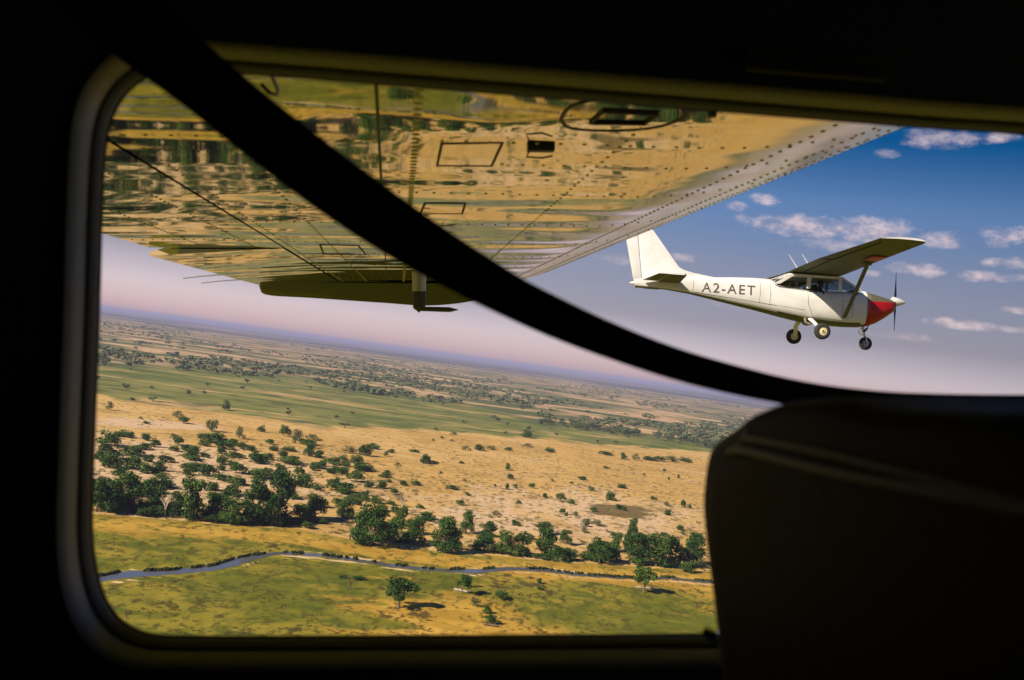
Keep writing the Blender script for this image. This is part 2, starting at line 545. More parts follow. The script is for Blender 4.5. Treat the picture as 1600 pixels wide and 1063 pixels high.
def leaf_cloud(rs, clumps, per_area, size):
    """Leaf-sized faces on and in a set of clumps (x, y, z, r). -> verts, quads, tone per quad."""
    V, T = [], []
    for (x, y, z, r) in clumps:
        n = max(6, int(per_area * r * r))
        d = rs.normal(size=(n, 3))
        d /= np.linalg.norm(d, axis=1)[:, None]
        rad = r * rs.uniform(0.35, 1.12, n) ** 0.6
        c = np.array([x, y, z]) + d * rad[:, None] * np.array([1, 1, 0.82])
        s = size * rs.uniform(0.6, 1.4, n)
        a = rs.normal(size=(n, 3)) + d * 0.3
        a /= np.linalg.norm(a, axis=1)[:, None]
        b = np.cross(a, rs.normal(size=(n, 3)))
        b /= np.linalg.norm(b, axis=1)[:, None]
        a *= s[:, None]
        b *= (s * rs.uniform(0.5, 1.0, n))[:, None]
        q = np.stack([c - a, c - b * 0.9, c + a, c + b * 0.9], 1)
        V.append(q.reshape(-1, 3))
        T.append(np.clip(rs.uniform(0.0, 0.8) * np.ones(n) + rs.normal(0, 0.14, n), 0, 1))
    return np.vstack(V), np.concatenate(T)


def leaf_mesh(name, V, T, mats, wood=None):
    n = len(T)
    f = np.arange(n * 4).reshape(-1, 4).tolist()
    v = V.tolist()
    mi = [0] * n
    tone = T.tolist()
    if wood is not None:
        b = len(v)
        v += wood.v
        f += [[i + b for i in q] for q in wood.f]
        mi += [1] * len(wood.f)
        tone += [0.3] * len(wood.f)
    me = bpy.data.meshes.new(name)
    me.from_pydata(v, [], f)
    for m in mats:
        me.materials.append(m)
    me.polygons.foreach_set('material_index', mi)
    a = me.attributes.new('tone', 'FLOAT', 'FACE')
    a.data.foreach_set('value', tone)
    me.update()
    return me


def limbs(rs, height, r0, targets, fork=0.35):
    mb = MB()
    top = Vector((rs.uniform(-.05, .05), rs.uniform(-.05, .05), fork)) * height
    mid = top * 0.5 + Vector((rs.uniform(-.02, .02) * height, rs.uniform(-.02, .02) * height, 0))
    mb.tube([(0, 0, -0.02 * height), mid, top], [r0 * 1.25, r0, r0 * 0.8], 7)
    for tg in targets:
        tg = Vector(tg)
        m = top.lerp(tg, 0.5) + Vector((0, 0, 0.04 * height))
        mb.tube([top * 0.95, m, tg], [r0 * 0.6, r0 * 0.4, r0 * 0.15], 5)
    return mb


def crown_clumps(rs, n, spread, z0, z1, r0, r1):
    out = []
    for k in range(n):
        a, q = rs.uniform(0, 6.283), math.sqrt(rs.uniform(0, 1))
        z = rs.uniform(z0, z1)
        lim = spread * (1.0 - 0.45 * ((z - z0) / (z1 - z0 + 1e-6)) ** 1.5)
        out.append((math.cos(a) * q * lim, math.sin(a) * q * lim, z, rs.uniform(r0, r1)))
    return out


# unit trees: height 1, width about 1
RIVER, LONE, BUSH, FARTREE, DEAD = [], [], [], [], []
for k in range(6):
    rs = np.random.RandomState(40 + k)
    cl = crown_clumps(rs, 20, 0.36, 0.13, 0.86, 0.11, 0.20)
    V, T = leaf_cloud(rs, cl, 7000, 0.027)
    wood = limbs(rs, 1.0, 0.03, [(c[0], c[1], c[2]) for c in cl[:6]], 0.28)
    RIVER.append((leaf_mesh('crown', V, T, [(LEAF_DARK, LEAF_DARK, LEAF_MID)[k % 3]]), wood.mesh('trunk', BARK)))
for k in range(3):
    rs = np.random.RandomState(70 + k)
    cl = [c for c in crown_clumps(rs, 15, 0.44, 0.40, 0.86, 0.11, 0.18)]
    V, T = leaf_cloud(rs, cl, 9000, 0.03)
    wood = limbs(rs, 1.0, 0.035, [(c[0], c[1], c[2]) for c in cl[:8]], 0.26)
    LONE.append((leaf_mesh('crown', V, T, [LEAF_DARK if k < 2 else LEAF_MID]), wood.mesh('trunk', BARK)))
for k in range(8):
    rs = np.random.RandomState(90 + k)
    cl = crown_clumps(rs, 13, 0.44, 0.10, 0.68, 0.16, 0.27)
    V, T = leaf_cloud(rs, cl, 1900 if k < 6 else 1000, 0.046)
    V[:, 2] = np.abs(V[:, 2])
    wood = limbs(rs, 1.0, 0.02, [(c[0], c[1], c[2]) for c in cl[:5]], 0.12)
    BUSH.append(leaf_mesh('bush', V, T, [(LEAF_DARK, LEAF_MID, LEAF_GREY)[(0, 1, 0, 1, 0, 1, 2, 2)[k]], BARK], wood))
for k in range(5):
    rs = np.random.RandomState(120 + k)
    cl = crown_clumps(rs, 7, 0.40, 0.30, 0.78, 0.14, 0.24)
    V, T = leaf_cloud(rs, cl, 1000, 0.07)
    wood = limbs(rs, 1.0, 0.04, [(c[0], c[1], c[2]) for c in cl[:3]], 0.3)
    FARTREE.append(leaf_mesh('far_tree', V, T, [LEAF_FAR, BARK], wood))
for k in range(2):
    rs = np.random.RandomState(150 + k)
    mb = MB()
    mb.tube([(0, 0, 0), (0.02, 0, 0.25), (-0.02, 0.02, 0.45)], [0.045, 0.035, 0.028], 6)
    for q in range(9):
        a = q * 2.4 + rs.uniform(-.3, .3)
        e = Vector((math.cos(a) * rs.uniform(.25, .48), math.sin(a) * rs.uniform(.25, .48), rs.uniform(.6, 1.0)))
        s0 = Vector((0, 0, rs.uniform(.25, .45)))
        mm = s0.lerp(e, 0.5) + Vector((0, 0, 0.05))
        mb.tube([s0, mm, e], [0.022, 0.016, 0.006], 5)
        for z in range(3):
            e2 = mm.lerp(e, 0.3 + 0.2 * z) + Vector((rs.uniform(-.14, .14), rs.uniform(-.14, .14), rs.uniform(.04, .16)))
            mb.tube([mm.lerp(e, 0.2 * z), e2], [0.011, 0.004], 4)
    DEAD.append(mb)

ORD = 'first second third fourth fifth sixth seventh eighth ninth tenth eleventh twelfth thirteenth fourteenth fifteenth sixteenth seventeenth eighteenth nineteenth twentieth'.split()
pending = []      # (object, label stem, px x) -> labels made unique at the end


def put(o, px, py, hpx, wpx, seed):
    g = on_ground(px, py)
    dist = (g - EYE).length
    h, wd = hpx * dist / FPX, wpx * dist / FPX
    o.location = g
    o.rotation_euler = (0, 0, seed * 2.399)
    o.scale = (wd, wd, h)
    return h, wd


def tree(kit, name, px, py, hpx, wpx, seed, label, cat='tree', group=None, leftness=True):
    root = empty(name, Matrix())
    put(root, px, py, hpx, wpx, seed)
    for nm, me in zip(('crown', 'trunk'), kit):
        link(nm, me, root)
    tag(root, label, cat, group)
    if leftness:
        pending.append((root, label, px))
    return root


# (base x, base y, height, width) as seen in the photograph
riverside = [(150, 800, 46, 40), (166, 801, 46, 42), (192, 797, 52, 40), (216, 799, 44, 40), (240, 802, 34, 34), (296, 812, 66, 50), (275, 807, 34, 30), (336, 811, 32, 34), (364, 818, 36, 46),
             (398, 819, 64, 48), (432, 813, 74, 46), (424, 822, 34, 40), (468, 816, 26, 32), (492, 810, 36, 36), (536, 809, 30, 32), (579, 853, 60, 58), (566, 845, 44, 36), (618, 834, 46, 36), (648, 851, 40, 28), (606, 846, 30, 30),
             (640, 847, 34, 24), (692, 862, 52, 42), (707, 864, 36, 30), (728, 833, 32, 28), (764, 839, 22, 26), (757, 861, 27, 38), (790, 866, 34, 36), (812, 868, 34, 34), (850, 868, 42, 36), (884, 851, 24, 24),
             (872, 876, 22, 30), (890, 876, 18, 26), (850, 834, 18, 30), (936, 880, 36, 36), (924, 876, 26, 26), (960, 862, 32, 28), (986, 880, 46, 42), (1004, 882, 46, 36), (1024, 885, 48, 42), (1046, 885, 44, 38), (1084, 882, 46, 34), (1068, 884, 30, 26), (986, 846, 34, 18), (955, 878, 26, 30)]
for i, (x, y, h, wd) in enumerate(riverside):
    h, wd = h * 1.08, wd * 1.22
    size = 'tall' if h > 45 else ('mid sized' if h > 31 else 'short')
    form = 'narrow' if wd < 0.8 * h else ('broad' if wd > 1.25 * h else 'round crowned')
    tone = ('dark green', 'dark green', 'green')[i % 3]
    where = 'in the window side thicket' if x < 250 else ('above the river bend' if x < 520 else ('on the sandy rise' if x < 720 else ('in the mid riverside belt' if x < 915 else 'in the grove near the seat')))
    tree(RIVER[i % 6], 'riverside_tree', x, y, h, wd, i + 1, f'{size} {form} {tone} {where}'.replace(tone, tone + ' tree', 1), group='trees along the river plain')
tree(LONE[0], 'lone_tree', 623, 950, 46, 58, 3, 'leaning dark tree on a bare golden patch near the window sill', leftness=False)
tree(LONE[1], 'lone_tree', 722, 928, 32, 26, 8, 'small round lone tree on the near river bank with brush at its foot', leftness=False)
tree(LONE[2], 'lone_tree', 1006, 926, 42, 40, 5, 'lone bent tree above a fallen log beside the river', leftness=False)
tree(LONE[0], 'lone_tree', 999, 905, 22, 18, 11, 'small tree top just behind the bent tree at the river', leftness=False)
for i, (x, y, h, wd, lab) in enumerate([(257, 807, 34, 32, 'pale leafless dead tree in front of the dark riverside thicket'), (627, 804, 34, 22, 'bare white branched dead tree on the sandy scrub'),
                                        (846, 868, 40, 22, 'pale forked dead trunk among the green riverside trees'), (906, 842, 34, 14, 'thin bare snag standing above the riverside grove'),
                                        (196, 977, 24, 13, 'thin leafless sapling on the near green flood plain'), (546, 921, 18, 20, 'sparse dead bush on the green near bank')]):
    root = empty('dead_tree', Matrix())
    put(root, x, y, h, wd, i + 3)
    link('trunk', DEAD[i % 2].mesh('trunk', PALEWOOD if i < 4 else BARK), root)
    tag(root, lab, 'dead tree')
for i, (x, y, ln, lab) in enumerate([(1012, 921, 36, 'pale fallen log lying under the bent lone tree'), (768, 979, 24, 'dark fallen log on the golden grass by the window sill'), (722, 925, 26, 'broken fallen branch at the foot of the small round tree')]):
    g = on_ground(x, y)
    L = ln * (g - EYE).length / FPX
    mb = MB()
    mb.tube([(-L / 2, 0.1, 0.3), (-L * .15, 0, 0.36), (L * .2, 0.1, 0.30), (L / 2, 0, 0.5)], [0.35, 0.3, 0.24, 0.1], 7)
    mb.tube([(L * .1, 0, 0.3), (L * .28, 0.5, 1.1)], [0.16, 0.04], 5)
    mb.tube([(-L * .2, 0, 0.3), (-L * .36, -0.6, 0.9)], [0.15, 0.04], 5)
    o = mb.build('fallen_log', PALEWOOD if i != 1 else BARK)
    o.location = g
    o.rotation_euler = (0, 0, 0.15 - 0.2 * i)
    tag(o, lab, 'log')

# bushes: (x, base y, width, height) read in two enlarged cut-outs of the photograph
CUT_A = [(120, 660, 80, 55), (100, 700, 55, 45), (220, 710, 90, 45), (330, 670, 40, 35), (285, 640, 45, 28), (215, 630, 40, 28), (440, 660, 50, 35), (420, 632, 40, 18), (495, 725, 60, 40), (470, 690, 40, 25),
         (600, 650, 110, 45), (650, 680, 70, 35), (720, 630, 40, 50), (690, 665, 60, 30), (730, 680, 60, 30), (640, 750, 50, 40), (700, 720, 70, 25), (800, 745, 70, 45), (850, 730, 60, 30), (380, 740, 60, 32),
         (300, 740, 40, 35), (130, 760, 100, 60), (75, 740, 60, 50), (220, 770, 80, 60), (290, 790, 60, 40), (350, 780, 50, 40), (510, 780, 90, 35), (570, 800, 80, 55), (480, 800, 50, 25), (640, 780, 40, 25),
         (710, 790, 80, 45), (630, 825, 70, 28), (715, 845, 60, 35), (690, 890, 60, 45), (840, 815, 100, 45), (780, 800, 40, 25), (910, 820, 60, 55), (800, 840, 40, 20), (925, 620, 50, 50), (980, 650, 45, 60),
         (1030, 660, 90, 25), (1060, 640, 60, 25), (970, 750, 100, 35), (920, 715, 50, 25), (1040, 710, 40, 60), (1010, 850, 100, 55), (990, 800, 50, 40), (1090, 770, 70, 30), (1150, 750, 80, 30), (1140, 795, 35, 22),
         (1080, 870, 40, 25), (1080, 720, 50, 35), (1230, 700, 60, 30), (1260, 745, 60, 35), (1270, 780, 70, 40), (1260, 830, 80, 50), (1310, 780, 60, 25), (1300, 710, 60, 50), (1340, 680, 50, 25), (1185, 875, 110, 45),
         (1320, 860, 40, 25), (1375, 860, 45, 35), (1430, 890, 40, 28), (1395, 715, 30, 22), (1265, 910, 60, 25), (1265, 940, 40, 25), (1350, 930, 50, 35), (1300, 895, 35, 20), (970, 910, 55, 32), (590, 870, 60, 35),
         (590, 920, 50, 40), (510, 850, 60, 30), (355, 815, 50, 22), (335, 860, 70, 45), (215, 840, 70, 50), (60, 870, 70, 60), (120, 500, 34, 34), (435, 535, 44, 28), (460, 562, 50, 30), (590, 597, 65, 48),
         (820, 602, 30, 28), (655, 498, 36, 44), (290, 566, 25, 12), (265, 546, 18, 12), (60, 930, 60, 45), (330, 985, 90, 40), (640, 1010, 80, 45), (700, 1020, 90, 50), (930, 1010, 60, 40), (1100, 1025, 50, 22),
         (1020, 975, 50, 40), (1420, 700, 30, 18), (560, 720, 40, 22), (770, 690, 50, 24), (860, 660, 45, 24), (905, 770, 40, 22), (420, 690, 40, 24), (170, 800, 60, 30), (1205, 760, 40, 24), (1400, 800, 35, 20), (1450, 760, 25, 16),
         (1040, 1000, 50, 30), (240, 900, 60, 40), (1060, 780, 40, 24), (880, 690, 44, 22)]
CUT_B = [(70, 600, 44, 38), (450, 632, 22, 34), (80, 862, 90, 30), (260, 542, 36, 20), (320, 542, 44, 26), (460, 546, 38, 18), (380, 540, 46, 16), (650, 550, 50, 18), (545, 527, 46, 16), (900, 562, 62, 16), (990, 582, 30, 30),
         (1045, 587, 32, 30), (1110, 590, 60, 18), (1160, 592, 60, 22), (1215, 594, 60, 24), (1280, 596, 60, 18), (450, 722, 16, 26), (190, 722, 50, 20), (270, 752, 26, 14), (700, 777, 42, 38), (930, 772, 44, 38),
         (725, 852, 18, 24), (770, 847, 28, 20), (545, 482, 44, 34), (1265, 802, 22, 30), (1295, 812, 16, 22), (910, 627, 24, 10), (1085, 662, 14, 14), (1245, 672, 12, 16), (1200, 682, 12, 16), (150, 490, 22, 12),
         (110, 500, 12, 10), (195, 502, 20, 10), (20, 552, 40, 14), (145, 650, 14, 10), (255, 686, 20, 10), (205, 470, 30, 12), (750, 700, 18, 12), (840, 730, 40, 20), (505, 790, 22, 18), (625, 762, 22, 20), (800, 680, 36, 18),
         (1130, 772, 26, 16), (1190, 800, 30, 18), (1180, 640, 18, 10), (660, 686, 14, 10), (90, 600, 50, 14), (240, 605, 22, 12), (395, 712, 12, 12), (490, 715, 18, 18), (120, 604, 26, 12), (870, 890, 60, 22), (820, 880, 40, 20)]
FLOOD = [(783, 934, 24, 12), (742, 946, 15, 13), (760, 957, 12, 12), (767, 974, 17, 14), (1076, 893, 22, 16), (560, 905, 18, 6), (536, 903, 12, 5), (843, 911, 8, 8), (842, 921, 9, 6), (730, 915, 10, 18)]
bushes = [(130 + x / 2.953, 470 + y / 2.953, wd / 2.953, h / 2.953) for x, y, wd, h in CUT_A]
bushes += [(640 + x / 2.963, 520 + y / 2.963, wd / 2.963, h / 2.963) for x, y, wd, h in CUT_B] + FLOOD
rng = random.Random(11)
for k in range(46):                         # undergrowth along the foot of the riverside belt
    x = rng.choice([rng.uniform(142, 480), rng.uniform(560, 1095)])
    bushes.append((x, tab(TREELINE, x) + rng.uniform(-14, -3), rng.uniform(16, 30), rng.uniform(8, 14)))
for k in range(54):                          # more scrub between the mapped bushes
    x = rng.uniform(145, 640)
    y0 = tab(SHRUBTOP, x) if x < 540 else 720
    bushes.append((x, rng.uniform(y0 - 4, tab(TREELINE, x) - 26), rng.uniform(10, 24), rng.uniform(6, 11)))
for k in range(30):                          # scattered low scrub on the dry slope
    x = rng.uniform(600, 1090)
    bushes.append((x, rng.uniform(tab(SANDTOP, x) + 60, tab(TREELINE, x) - 30), rng.uniform(8, 15), rng.uniform(5, 9)))
for i, (x, y, wd, h) in enumerate(bushes):
    k = (i * 5 + 3) % 8
    if y < 700 and k < 6 and i % 2:
        k = 6 + i % 2
    if y > tab(SHRUBTOP, x) and x < 660 and k > 5:
        k = i % 6
    o = link('bush', BUSH[k])
    hm, wm = put(o, x, y + 0.12 * h, h * 1.3, wd * 1.18, i)
    size = 'tiny' if h < 6.5 else ('small' if h < 11 else ('medium sized' if h < 16 else 'large'))
    form = 'spreading' if wd > 2.0 * h else ('rounded' if wd > 1.15 * h else 'upright')
    tone = 'grey green' if k > 5 else ('dark green', 'mid green')[(0, 1, 0, 1, 0, 1)[k]]
    if y > tab(TREELINE, x):
        where = 'on the flood plain'
    elif y > tab(TREELINE, x) - 22:
        where = 'under the riverside trees'
    elif y < tab(GREENTOP, x):
        where = 'beyond the wetland'
    elif y < tab(SANDTOP, x) + 3:
        where = 'at the wetland edge'
    elif y < 660:
        where = 'on the bare sand'
    elif x < 640:
        where = 'in the upper scrub' if y < 715 else ('in the middle scrub' if y < 755 else 'in the lower scrub')
    else:
        where = 'on the golden plain' if y < 760 else 'on the sandy slope'
    lab = f'{size} {form} {tone} bush {where}'
    tag(o, lab, 'bush', 'bushes dotted over the dry plain')
    pending.append((o, lab, x))

# low scrub and tussocks too many to count
def tufts_mesh(name, n, region, size, keep, mat, seed):
    rg = random.Random(seed)
    rs_ = np.random.RandomState(seed)
    kinds = [leaf_cloud(rs_, [(0, 0, 0.25, 0.42), (0.35, 0.1, 0.2, 0.34), (-0.3, -0.15, 0.18, 0.30)], 60, 0.17) for _ in range(6)]
    VV, TT, got, tries = [], [], 0, 0
    while got < n and tries < n * 40:
        tries += 1
        x = rg.uniform(140, 1120)
        lo_, hi_ = region(x)
        y = rg.uniform(lo_, hi_)
        if not keep(x, y, rg):
            continue
        V_, T_ = kinds[got % 6]
        sz = rg.uniform(*size)
        g_ = np.array(on_ground(x, y))
        V_ = V_ * np.array([sz * rg.uniform(0.8, 1.7), sz, sz * rg.uniform(0.5, 0.9)])
        V_[:, 2] = np.abs(V_[:, 2])
        VV.append(V_ + g_)
        TT.append(np.clip(T_ * 0.5 + rg.uniform(0, 0.6), 0, 1))
        got += 1
    return link(name, leaf_mesh(name, np.vstack(VV), np.concatenate(TT), [mat]))


clump = lambda x, y, k: noise.noise(Vector((x * 0.016, (y - 0.1 * x) * 0.05, k))) + 0.6 * noise.noise(Vector((x * 0.06, (y - 0.1 * x) * 0.16, k)))
SCRUBM = leaf_material('dry_scrub', (0.075, 0.075, 0.022), (0.20, 0.155, 0.06))
o = tufts_mesh('scrub', 2600, lambda x: (tab(SANDTOP, x) + 8, tab(TREELINE, x) - 4), (0.5, 1.7), lambda x, y, g: clump(x, y, 2.0) + (0.22 if y > 740 else -0.02) > g.uniform(-0.05, 0.5), SCRUBM, 31)
tag(o, 'low dry scrub scattered over the sandy plain', 'scrub', kind='stuff')
TUSSM = leaf_material('tussock_grass', (0.05, 0.055, 0.010), (0.22, 0.165, 0.030))
o = tufts_mesh('grass', 1700, lambda x: (tab(TREELINE, x) + 4, 1002), (0.3, 0.9), lambda x, y, g: not (tab(RIV_TOP, x) - 2 < y < tab(RIV_BOT, x) + 2) and clump(x, y, 7.0) > g.uniform(-0.05, 0.5), TUSSM, 32)
tag(o, 'grass tussocks on the flood plain', 'grass', kind='stuff')

# rows of trees far out: the larger ones one by one, the hazy rest as one mass
rng = random.Random(23)
far_spots = []
while len(far_spots) < 2600:
    x = rng.uniform(146, 1195)
    hor = 566 + (x - 800) * 0.137
    y = rng.uniform(hor + 9, tab(GREENTOP, x) + 6)
    n1 = noise.noise(Vector((x * 0.006, (y - 0.137 * x) * 0.085, 1.7))) + 0.8 * noise.noise(Vector((x * 0.03, (y - 0.137 * x) * 0.25, 5.1)))
    if n1 < 0.02:
        continue
    far_spots.append((x, y, n1))
far_spots.sort(key=lambda s: -(s[1] - (566 + (s[0] - 800) * 0.137)))
for i, (x, y, n1) in enumerate(far_spots[:150]):
    o = link('far_tree', FARTREE[i % 5])
    g = on_ground(x, y)
    s = rng.uniform(3.5, 8.5)
    o.location, o.rotation_euler, o.scale = g, (0, 0, i * 2.4), (s * rng.uniform(1.1, 1.7), s * 1.3, s)
    lab = 'hazy green tree in the scattered row just beyond the wetland near the seat' if x > 800 else ('hazy green tree in the scattered row just beyond the wetland, mid window' if x > 450 else 'hazy green tree in the row beyond the wetland, close to the window frame')
    tag(o, lab, 'tree', 'trees in far rows ' + ('near the seat' if x > 800 else ('mid window' if x > 450 else 'close to the frame')))
for i in range(45):                          # a few standing in the wetland itself
    x = rng.uniform(150, 1100)
    y = rng.uniform(tab(GREENTOP, x) + 4, tab(SANDTOP, x) + 2)
    o = link('far_tree', FARTREE[i % 5])
    s = rng.uniform(2.2, 5.0)
    o.location, o.rotation_euler, o.scale = on_ground(x, y), (0, 0, i * 1.7), (s * rng.uniform(1.2, 2.4), s * 1.6, s)
    tag(o, 'low hazy tree standing in the green wetland band', 'tree', 'trees in the green wetland')
Vs, Ts = [], []
rs = np.random.RandomState(5)
base = []
for k in range(6):
    cl = crown_clumps(rs, 4, 0.5, 0.25, 0.7, 0.22, 0.36)
    base.append(leaf_cloud(rs, cl, 110, 0.17))
for i, (x, y, n1) in enumerate(far_spots[150:]):
    g = np.array(on_ground(x, y))
    V, T = base[i % 6]
    s = rs.uniform(3.0, 7.0)
    Vs.append(V * np.array([s * rs.uniform(1.2, 2.2), s * 1.6, s]) + g)
    Ts.append(T)
o = link('woodland', leaf_mesh('woodland', np.vstack(Vs), np.concatenate(Ts), [LEAF_FAR]))
tag(o, 'distant hazy woodland in broken rows below the horizon', 'woodland', kind='stuff')

#==OWN==
# ------------------------------------------------------------------ the aircraft the photograph was taken from (x forward, y out over the left wing, z up; origin at the eye)
S_ = (FWD + RGT * (-155 / FPX) + UPV * (21.5 / FPX)).normalized()
A_ = (RGT - S_ * RGT.dot(S_)).normalized()
N_ = A_.cross(S_)
OWN = Matrix(((A_.x, S_.x, N_.x, EYE.x), (A_.y, S_.y, N_.y, EYE.y), (A_.z, S_.z, N_.z, EYE.z), (0, 0, 0, 1)))
OWN_INV = OWN.inverted()


def own_on_side(px, py, s):
    """Point of the plane y = s in the aircraft's own frame."""
    d = OWN_INV.to_3x3() @ ray(px, py)
    return d * (s / d.y)


def own_on_level(px, py, z):
    d = OWN_INV.to_3x3() @ ray(px, py)
    return d * (z / d.z)


def own_on_aft(px, py, a):
    d = OWN_INV.to_3x3() @ ray(px, py)
    return d * (a / d.x)


def skin_material():
    """Polished, slightly buckled sheet metal."""
    m = bpy.data.materials.new('polished_skin')
    m.use_nodes = True
    t = NT(m.node_tree)
    p = m.node_tree.nodes['Principled BSDF']
    p.inputs['Base Color'].default_value = (0.61, 0.57, 0.26, 1)
    p.inputs['Metallic'].default_value = 1.0
    p.inputs['Roughness'].default_value = 0.04
    co = t.n('ShaderNodeTexCoord').outputs['Object']
    n1 = t.noise(t.scaled(co, (0.75, 1.3, 1.0)), 1.9, 1.6, 0.45)
    n2 = t.noise(t.scaled(co, (0.6, 1.5, 1.0)), 4.5, 0.0, 0.4)
    h = t.math('ADD', t.math('MULTIPLY', n1, 1.0), t.math('MULTIPLY', n2, 0.20))
    b = t.n('ShaderNodeBump')
    b.inputs['Strength'].default_value = 1.0
    b.inputs['Distance'].default_value = 0.012
    t.put(b.inputs['Height'], h)
    t.put(p.inputs['Normal'], b.outputs[0])
    dirt = t.noise(co, 6.0, 6.0, 0.7)
    sx = t.n('ShaderNodeSeparateXYZ')
    t.put(sx.inputs[0], co)
    worn = t.math('MULTIPLY', t.step(sx.outputs[0], 0.42, 0.66), 0.16)       # sand-blasted leading edge
    t.put(p.inputs['Roughness'], t.math('ADD', worn, t.math('MULTIPLY_ADD', t.step(dirt, 0.45, 0.8), 0.04, 0.025)))
    return m


SKIN = skin_material()
RIVM = material('dull_rivets', (0.36, 0.31, 0.18), 0.45, 0.7)
GAP = material('dark_gap', (0.035, 0.032, 0.018), 0.7)
TIPM = material('tip_fairing_paint', (0.10, 0.105, 0.05), 0.30, spec=0.4)
BLACKM = material('black_fitting', (0.015, 0.015, 0.014), 0.5)
ALU = material('dull_aluminium', (0.45, 0.44, 0.40), 0.35, 0.8)
TRIM = material('beige_trim', (0.155, 0.135, 0.085), 0.42, spec=0.5, bump=(90, 0.0005))
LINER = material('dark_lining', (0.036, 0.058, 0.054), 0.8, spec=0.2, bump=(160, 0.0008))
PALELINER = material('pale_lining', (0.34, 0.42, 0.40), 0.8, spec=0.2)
RUBBER = material('black_rubber', (0.012, 0.013, 0.012), 0.55, spec=0.3)
LEATHER = material('dark_leather', (0.0085, 0.0105, 0.0075), 0.6, spec=0.05, bump=(140, 0.0006))
PIPING = material('highlit_piping', (0.17, 0.165, 0.12), 0.5, spec=0.25)  # pale colour puts the highlight along the seams
WEB = material('black_webbing', (0.008, 0.008, 0.008), 0.9, spec=0.05, bump=(700, 0.0006))

air = empty('aircraft', OWN)
tag(air, 'aircraft flown in, dark cabin with rounded window under a polished riveted wing', 'aircraft')
Z0 = 0.26                                    # under-surface of the wing above the eye


def low(a):
    """Height of the wing's lower surface at chord position a."""
    if a > 0.42:
        return Z0 + 0.0038 * math.sin(1.32 * 2.4) + 0.082 * ((a - 0.42) / 0.42) ** 2.2
    return Z0 + 0.0038 * math.sin((a + 0.9) * 2.4)


def upp(a):
    t = (a + 0.87) / 1.71
    return Z0 + 0.012 + 0.20 * (max(t, 0) ** 0.9) * math.sqrt(max(1 - t, 0)) * 1.75


def section(a0, a1, s, n=40):
    la = [a0 + (a1 - a0) * k / n for k in range(n + 1)]
    lo_ = [Vector((a, s, low(a))) for a in la]
    if a1 > 0.8:
        nose = [Vector((0.8425, s, 0.355)), Vector((0.842, s, 0.372)), Vector((0.832, s, 0.392))]
        hi_ = [Vector((a, s, max(upp(a), low(a) + 0.012))) for a in la[::-1] if a < 0.815]
        return lo_ + nose + hi_
    return lo_ + [Vector((a, s, max(upp(a), low(a) + 0.012))) for a in la[::-1]]


spans = [0.70 + (6.0 - 0.70) * k / 60 for k in range(61)]
mb = MB()
mb.loft([section(-0.425, 0.84, s, 46) for s in spans])


def rivet(mb, a, s, r=0.0042, h=0.0016, mi=0):
    e = 0.004
    nrm = Vector((-(low(a + e) - low(a - e)) / (2 * e), 0, 1)).normalized() * -1
    t1 = Vector((1, 0, 0)) - nrm * nrm.x
    t1.normalize()
    t2 = nrm.cross(t1)
    c = Vector((a, s, low(a)))
    r1 = [c + (t1 * math.cos(q) + t2 * math.sin(q)) * r - nrm * 0.0004 for q in [k * 1.0472 for k in range(6)]]
    r2 = [c + (t1 * math.cos(q) + t2 * math.sin(q)) * r * 0.6 + nrm * h * 0.8 for q in [k * 1.0472 for k in range(6)]]
    vs = r1 + r2 + [c + nrm * h]
    mb.add(vs, [(k, (k + 1) % 6, 6 + (k + 1) % 6, 6 + k) for k in range(6)] + [(6 + k, 6 + (k + 1) % 6, 12) for k in range(6)], mi)


rv = random.Random(3)
for s in (0.98, 1.42, 1.61, 1.97, 2.56, 3.15, 3.75, 4.35, 5.0, 5.6):       # rib lines
    a = -0.40
    while a < 0.80:
        if not (a < 0.12 and s in (1.61,)):
            rivet(mb, a, s + rv.uniform(-.002, .002), 0.0038, mi=1)
        a += 0.034
for a0, a1, pitch, r in ((0.012, -0.055, 0.032, 0.0075), (-0.26, -0.27, 0.060, 0.0048), (-0.395, -0.41, 0.052, 0.0045), (0.30, 0.30, 0.045, 0.004), (0.56, 0.56, 0.04, 0.0045), (0.66, 0.66, 0.036, 0.0045), (0.735, 0.735, 0.036, 0.0045), (0.79, 0.79, 0.036, 0.004)):
    s = 0.80
    while s < 5.95:
        rivet(mb, a0 + (a1 - a0) * (s - 0.8) / 5.2, s, r, mi=1)
        s += pitch
wing = mb.build('wing', [SKIN, RIVM], air, angle=0.9)
# skin joints and hatch outlines: thin dark sealant lines
mb = MB()


def line_strip(mb, pts, wdt, mi=0):
    P = [Vector((p[0], p[1], low(p[0]) - 0.0012)) for p in pts]
    lo_, hi_ = [], []
    for i, p in enumerate(P):
        d = (P[min(i + 1, len(P) - 1)] - P[max(i - 1, 0)])
        d.z = 0
        d.normalize()
        q = Vector((-d.y, d.x, 0)) * wdt / 2
        lo_.append(p + q)
        hi_.append(p - q)
    up = Vector((0, 0, 0.0022))
    mb.loft([lo_, hi_, [p + up for p in hi_], [p + up for p in lo_], lo_], closed=False, caps=False, mi=mi)


line_strip(mb, [(-0.030 - 0.125 * (s - 0.7) / 5.3, s) for s in spans], 0.0042)
mb.build('skin_seam', [GAP], wing)


def hatch(name, pix, wdt, closed=True, inner=None):
    mb = MB()
    pts = [own_on_level(x, y, Z0) for x, y in pix]
    if closed:
        pts = pts + [pts[0]]
    line_strip(mb, [(p.x, p.y) for p in pts], wdt)
    return mb.build(name, [GAP], wing)


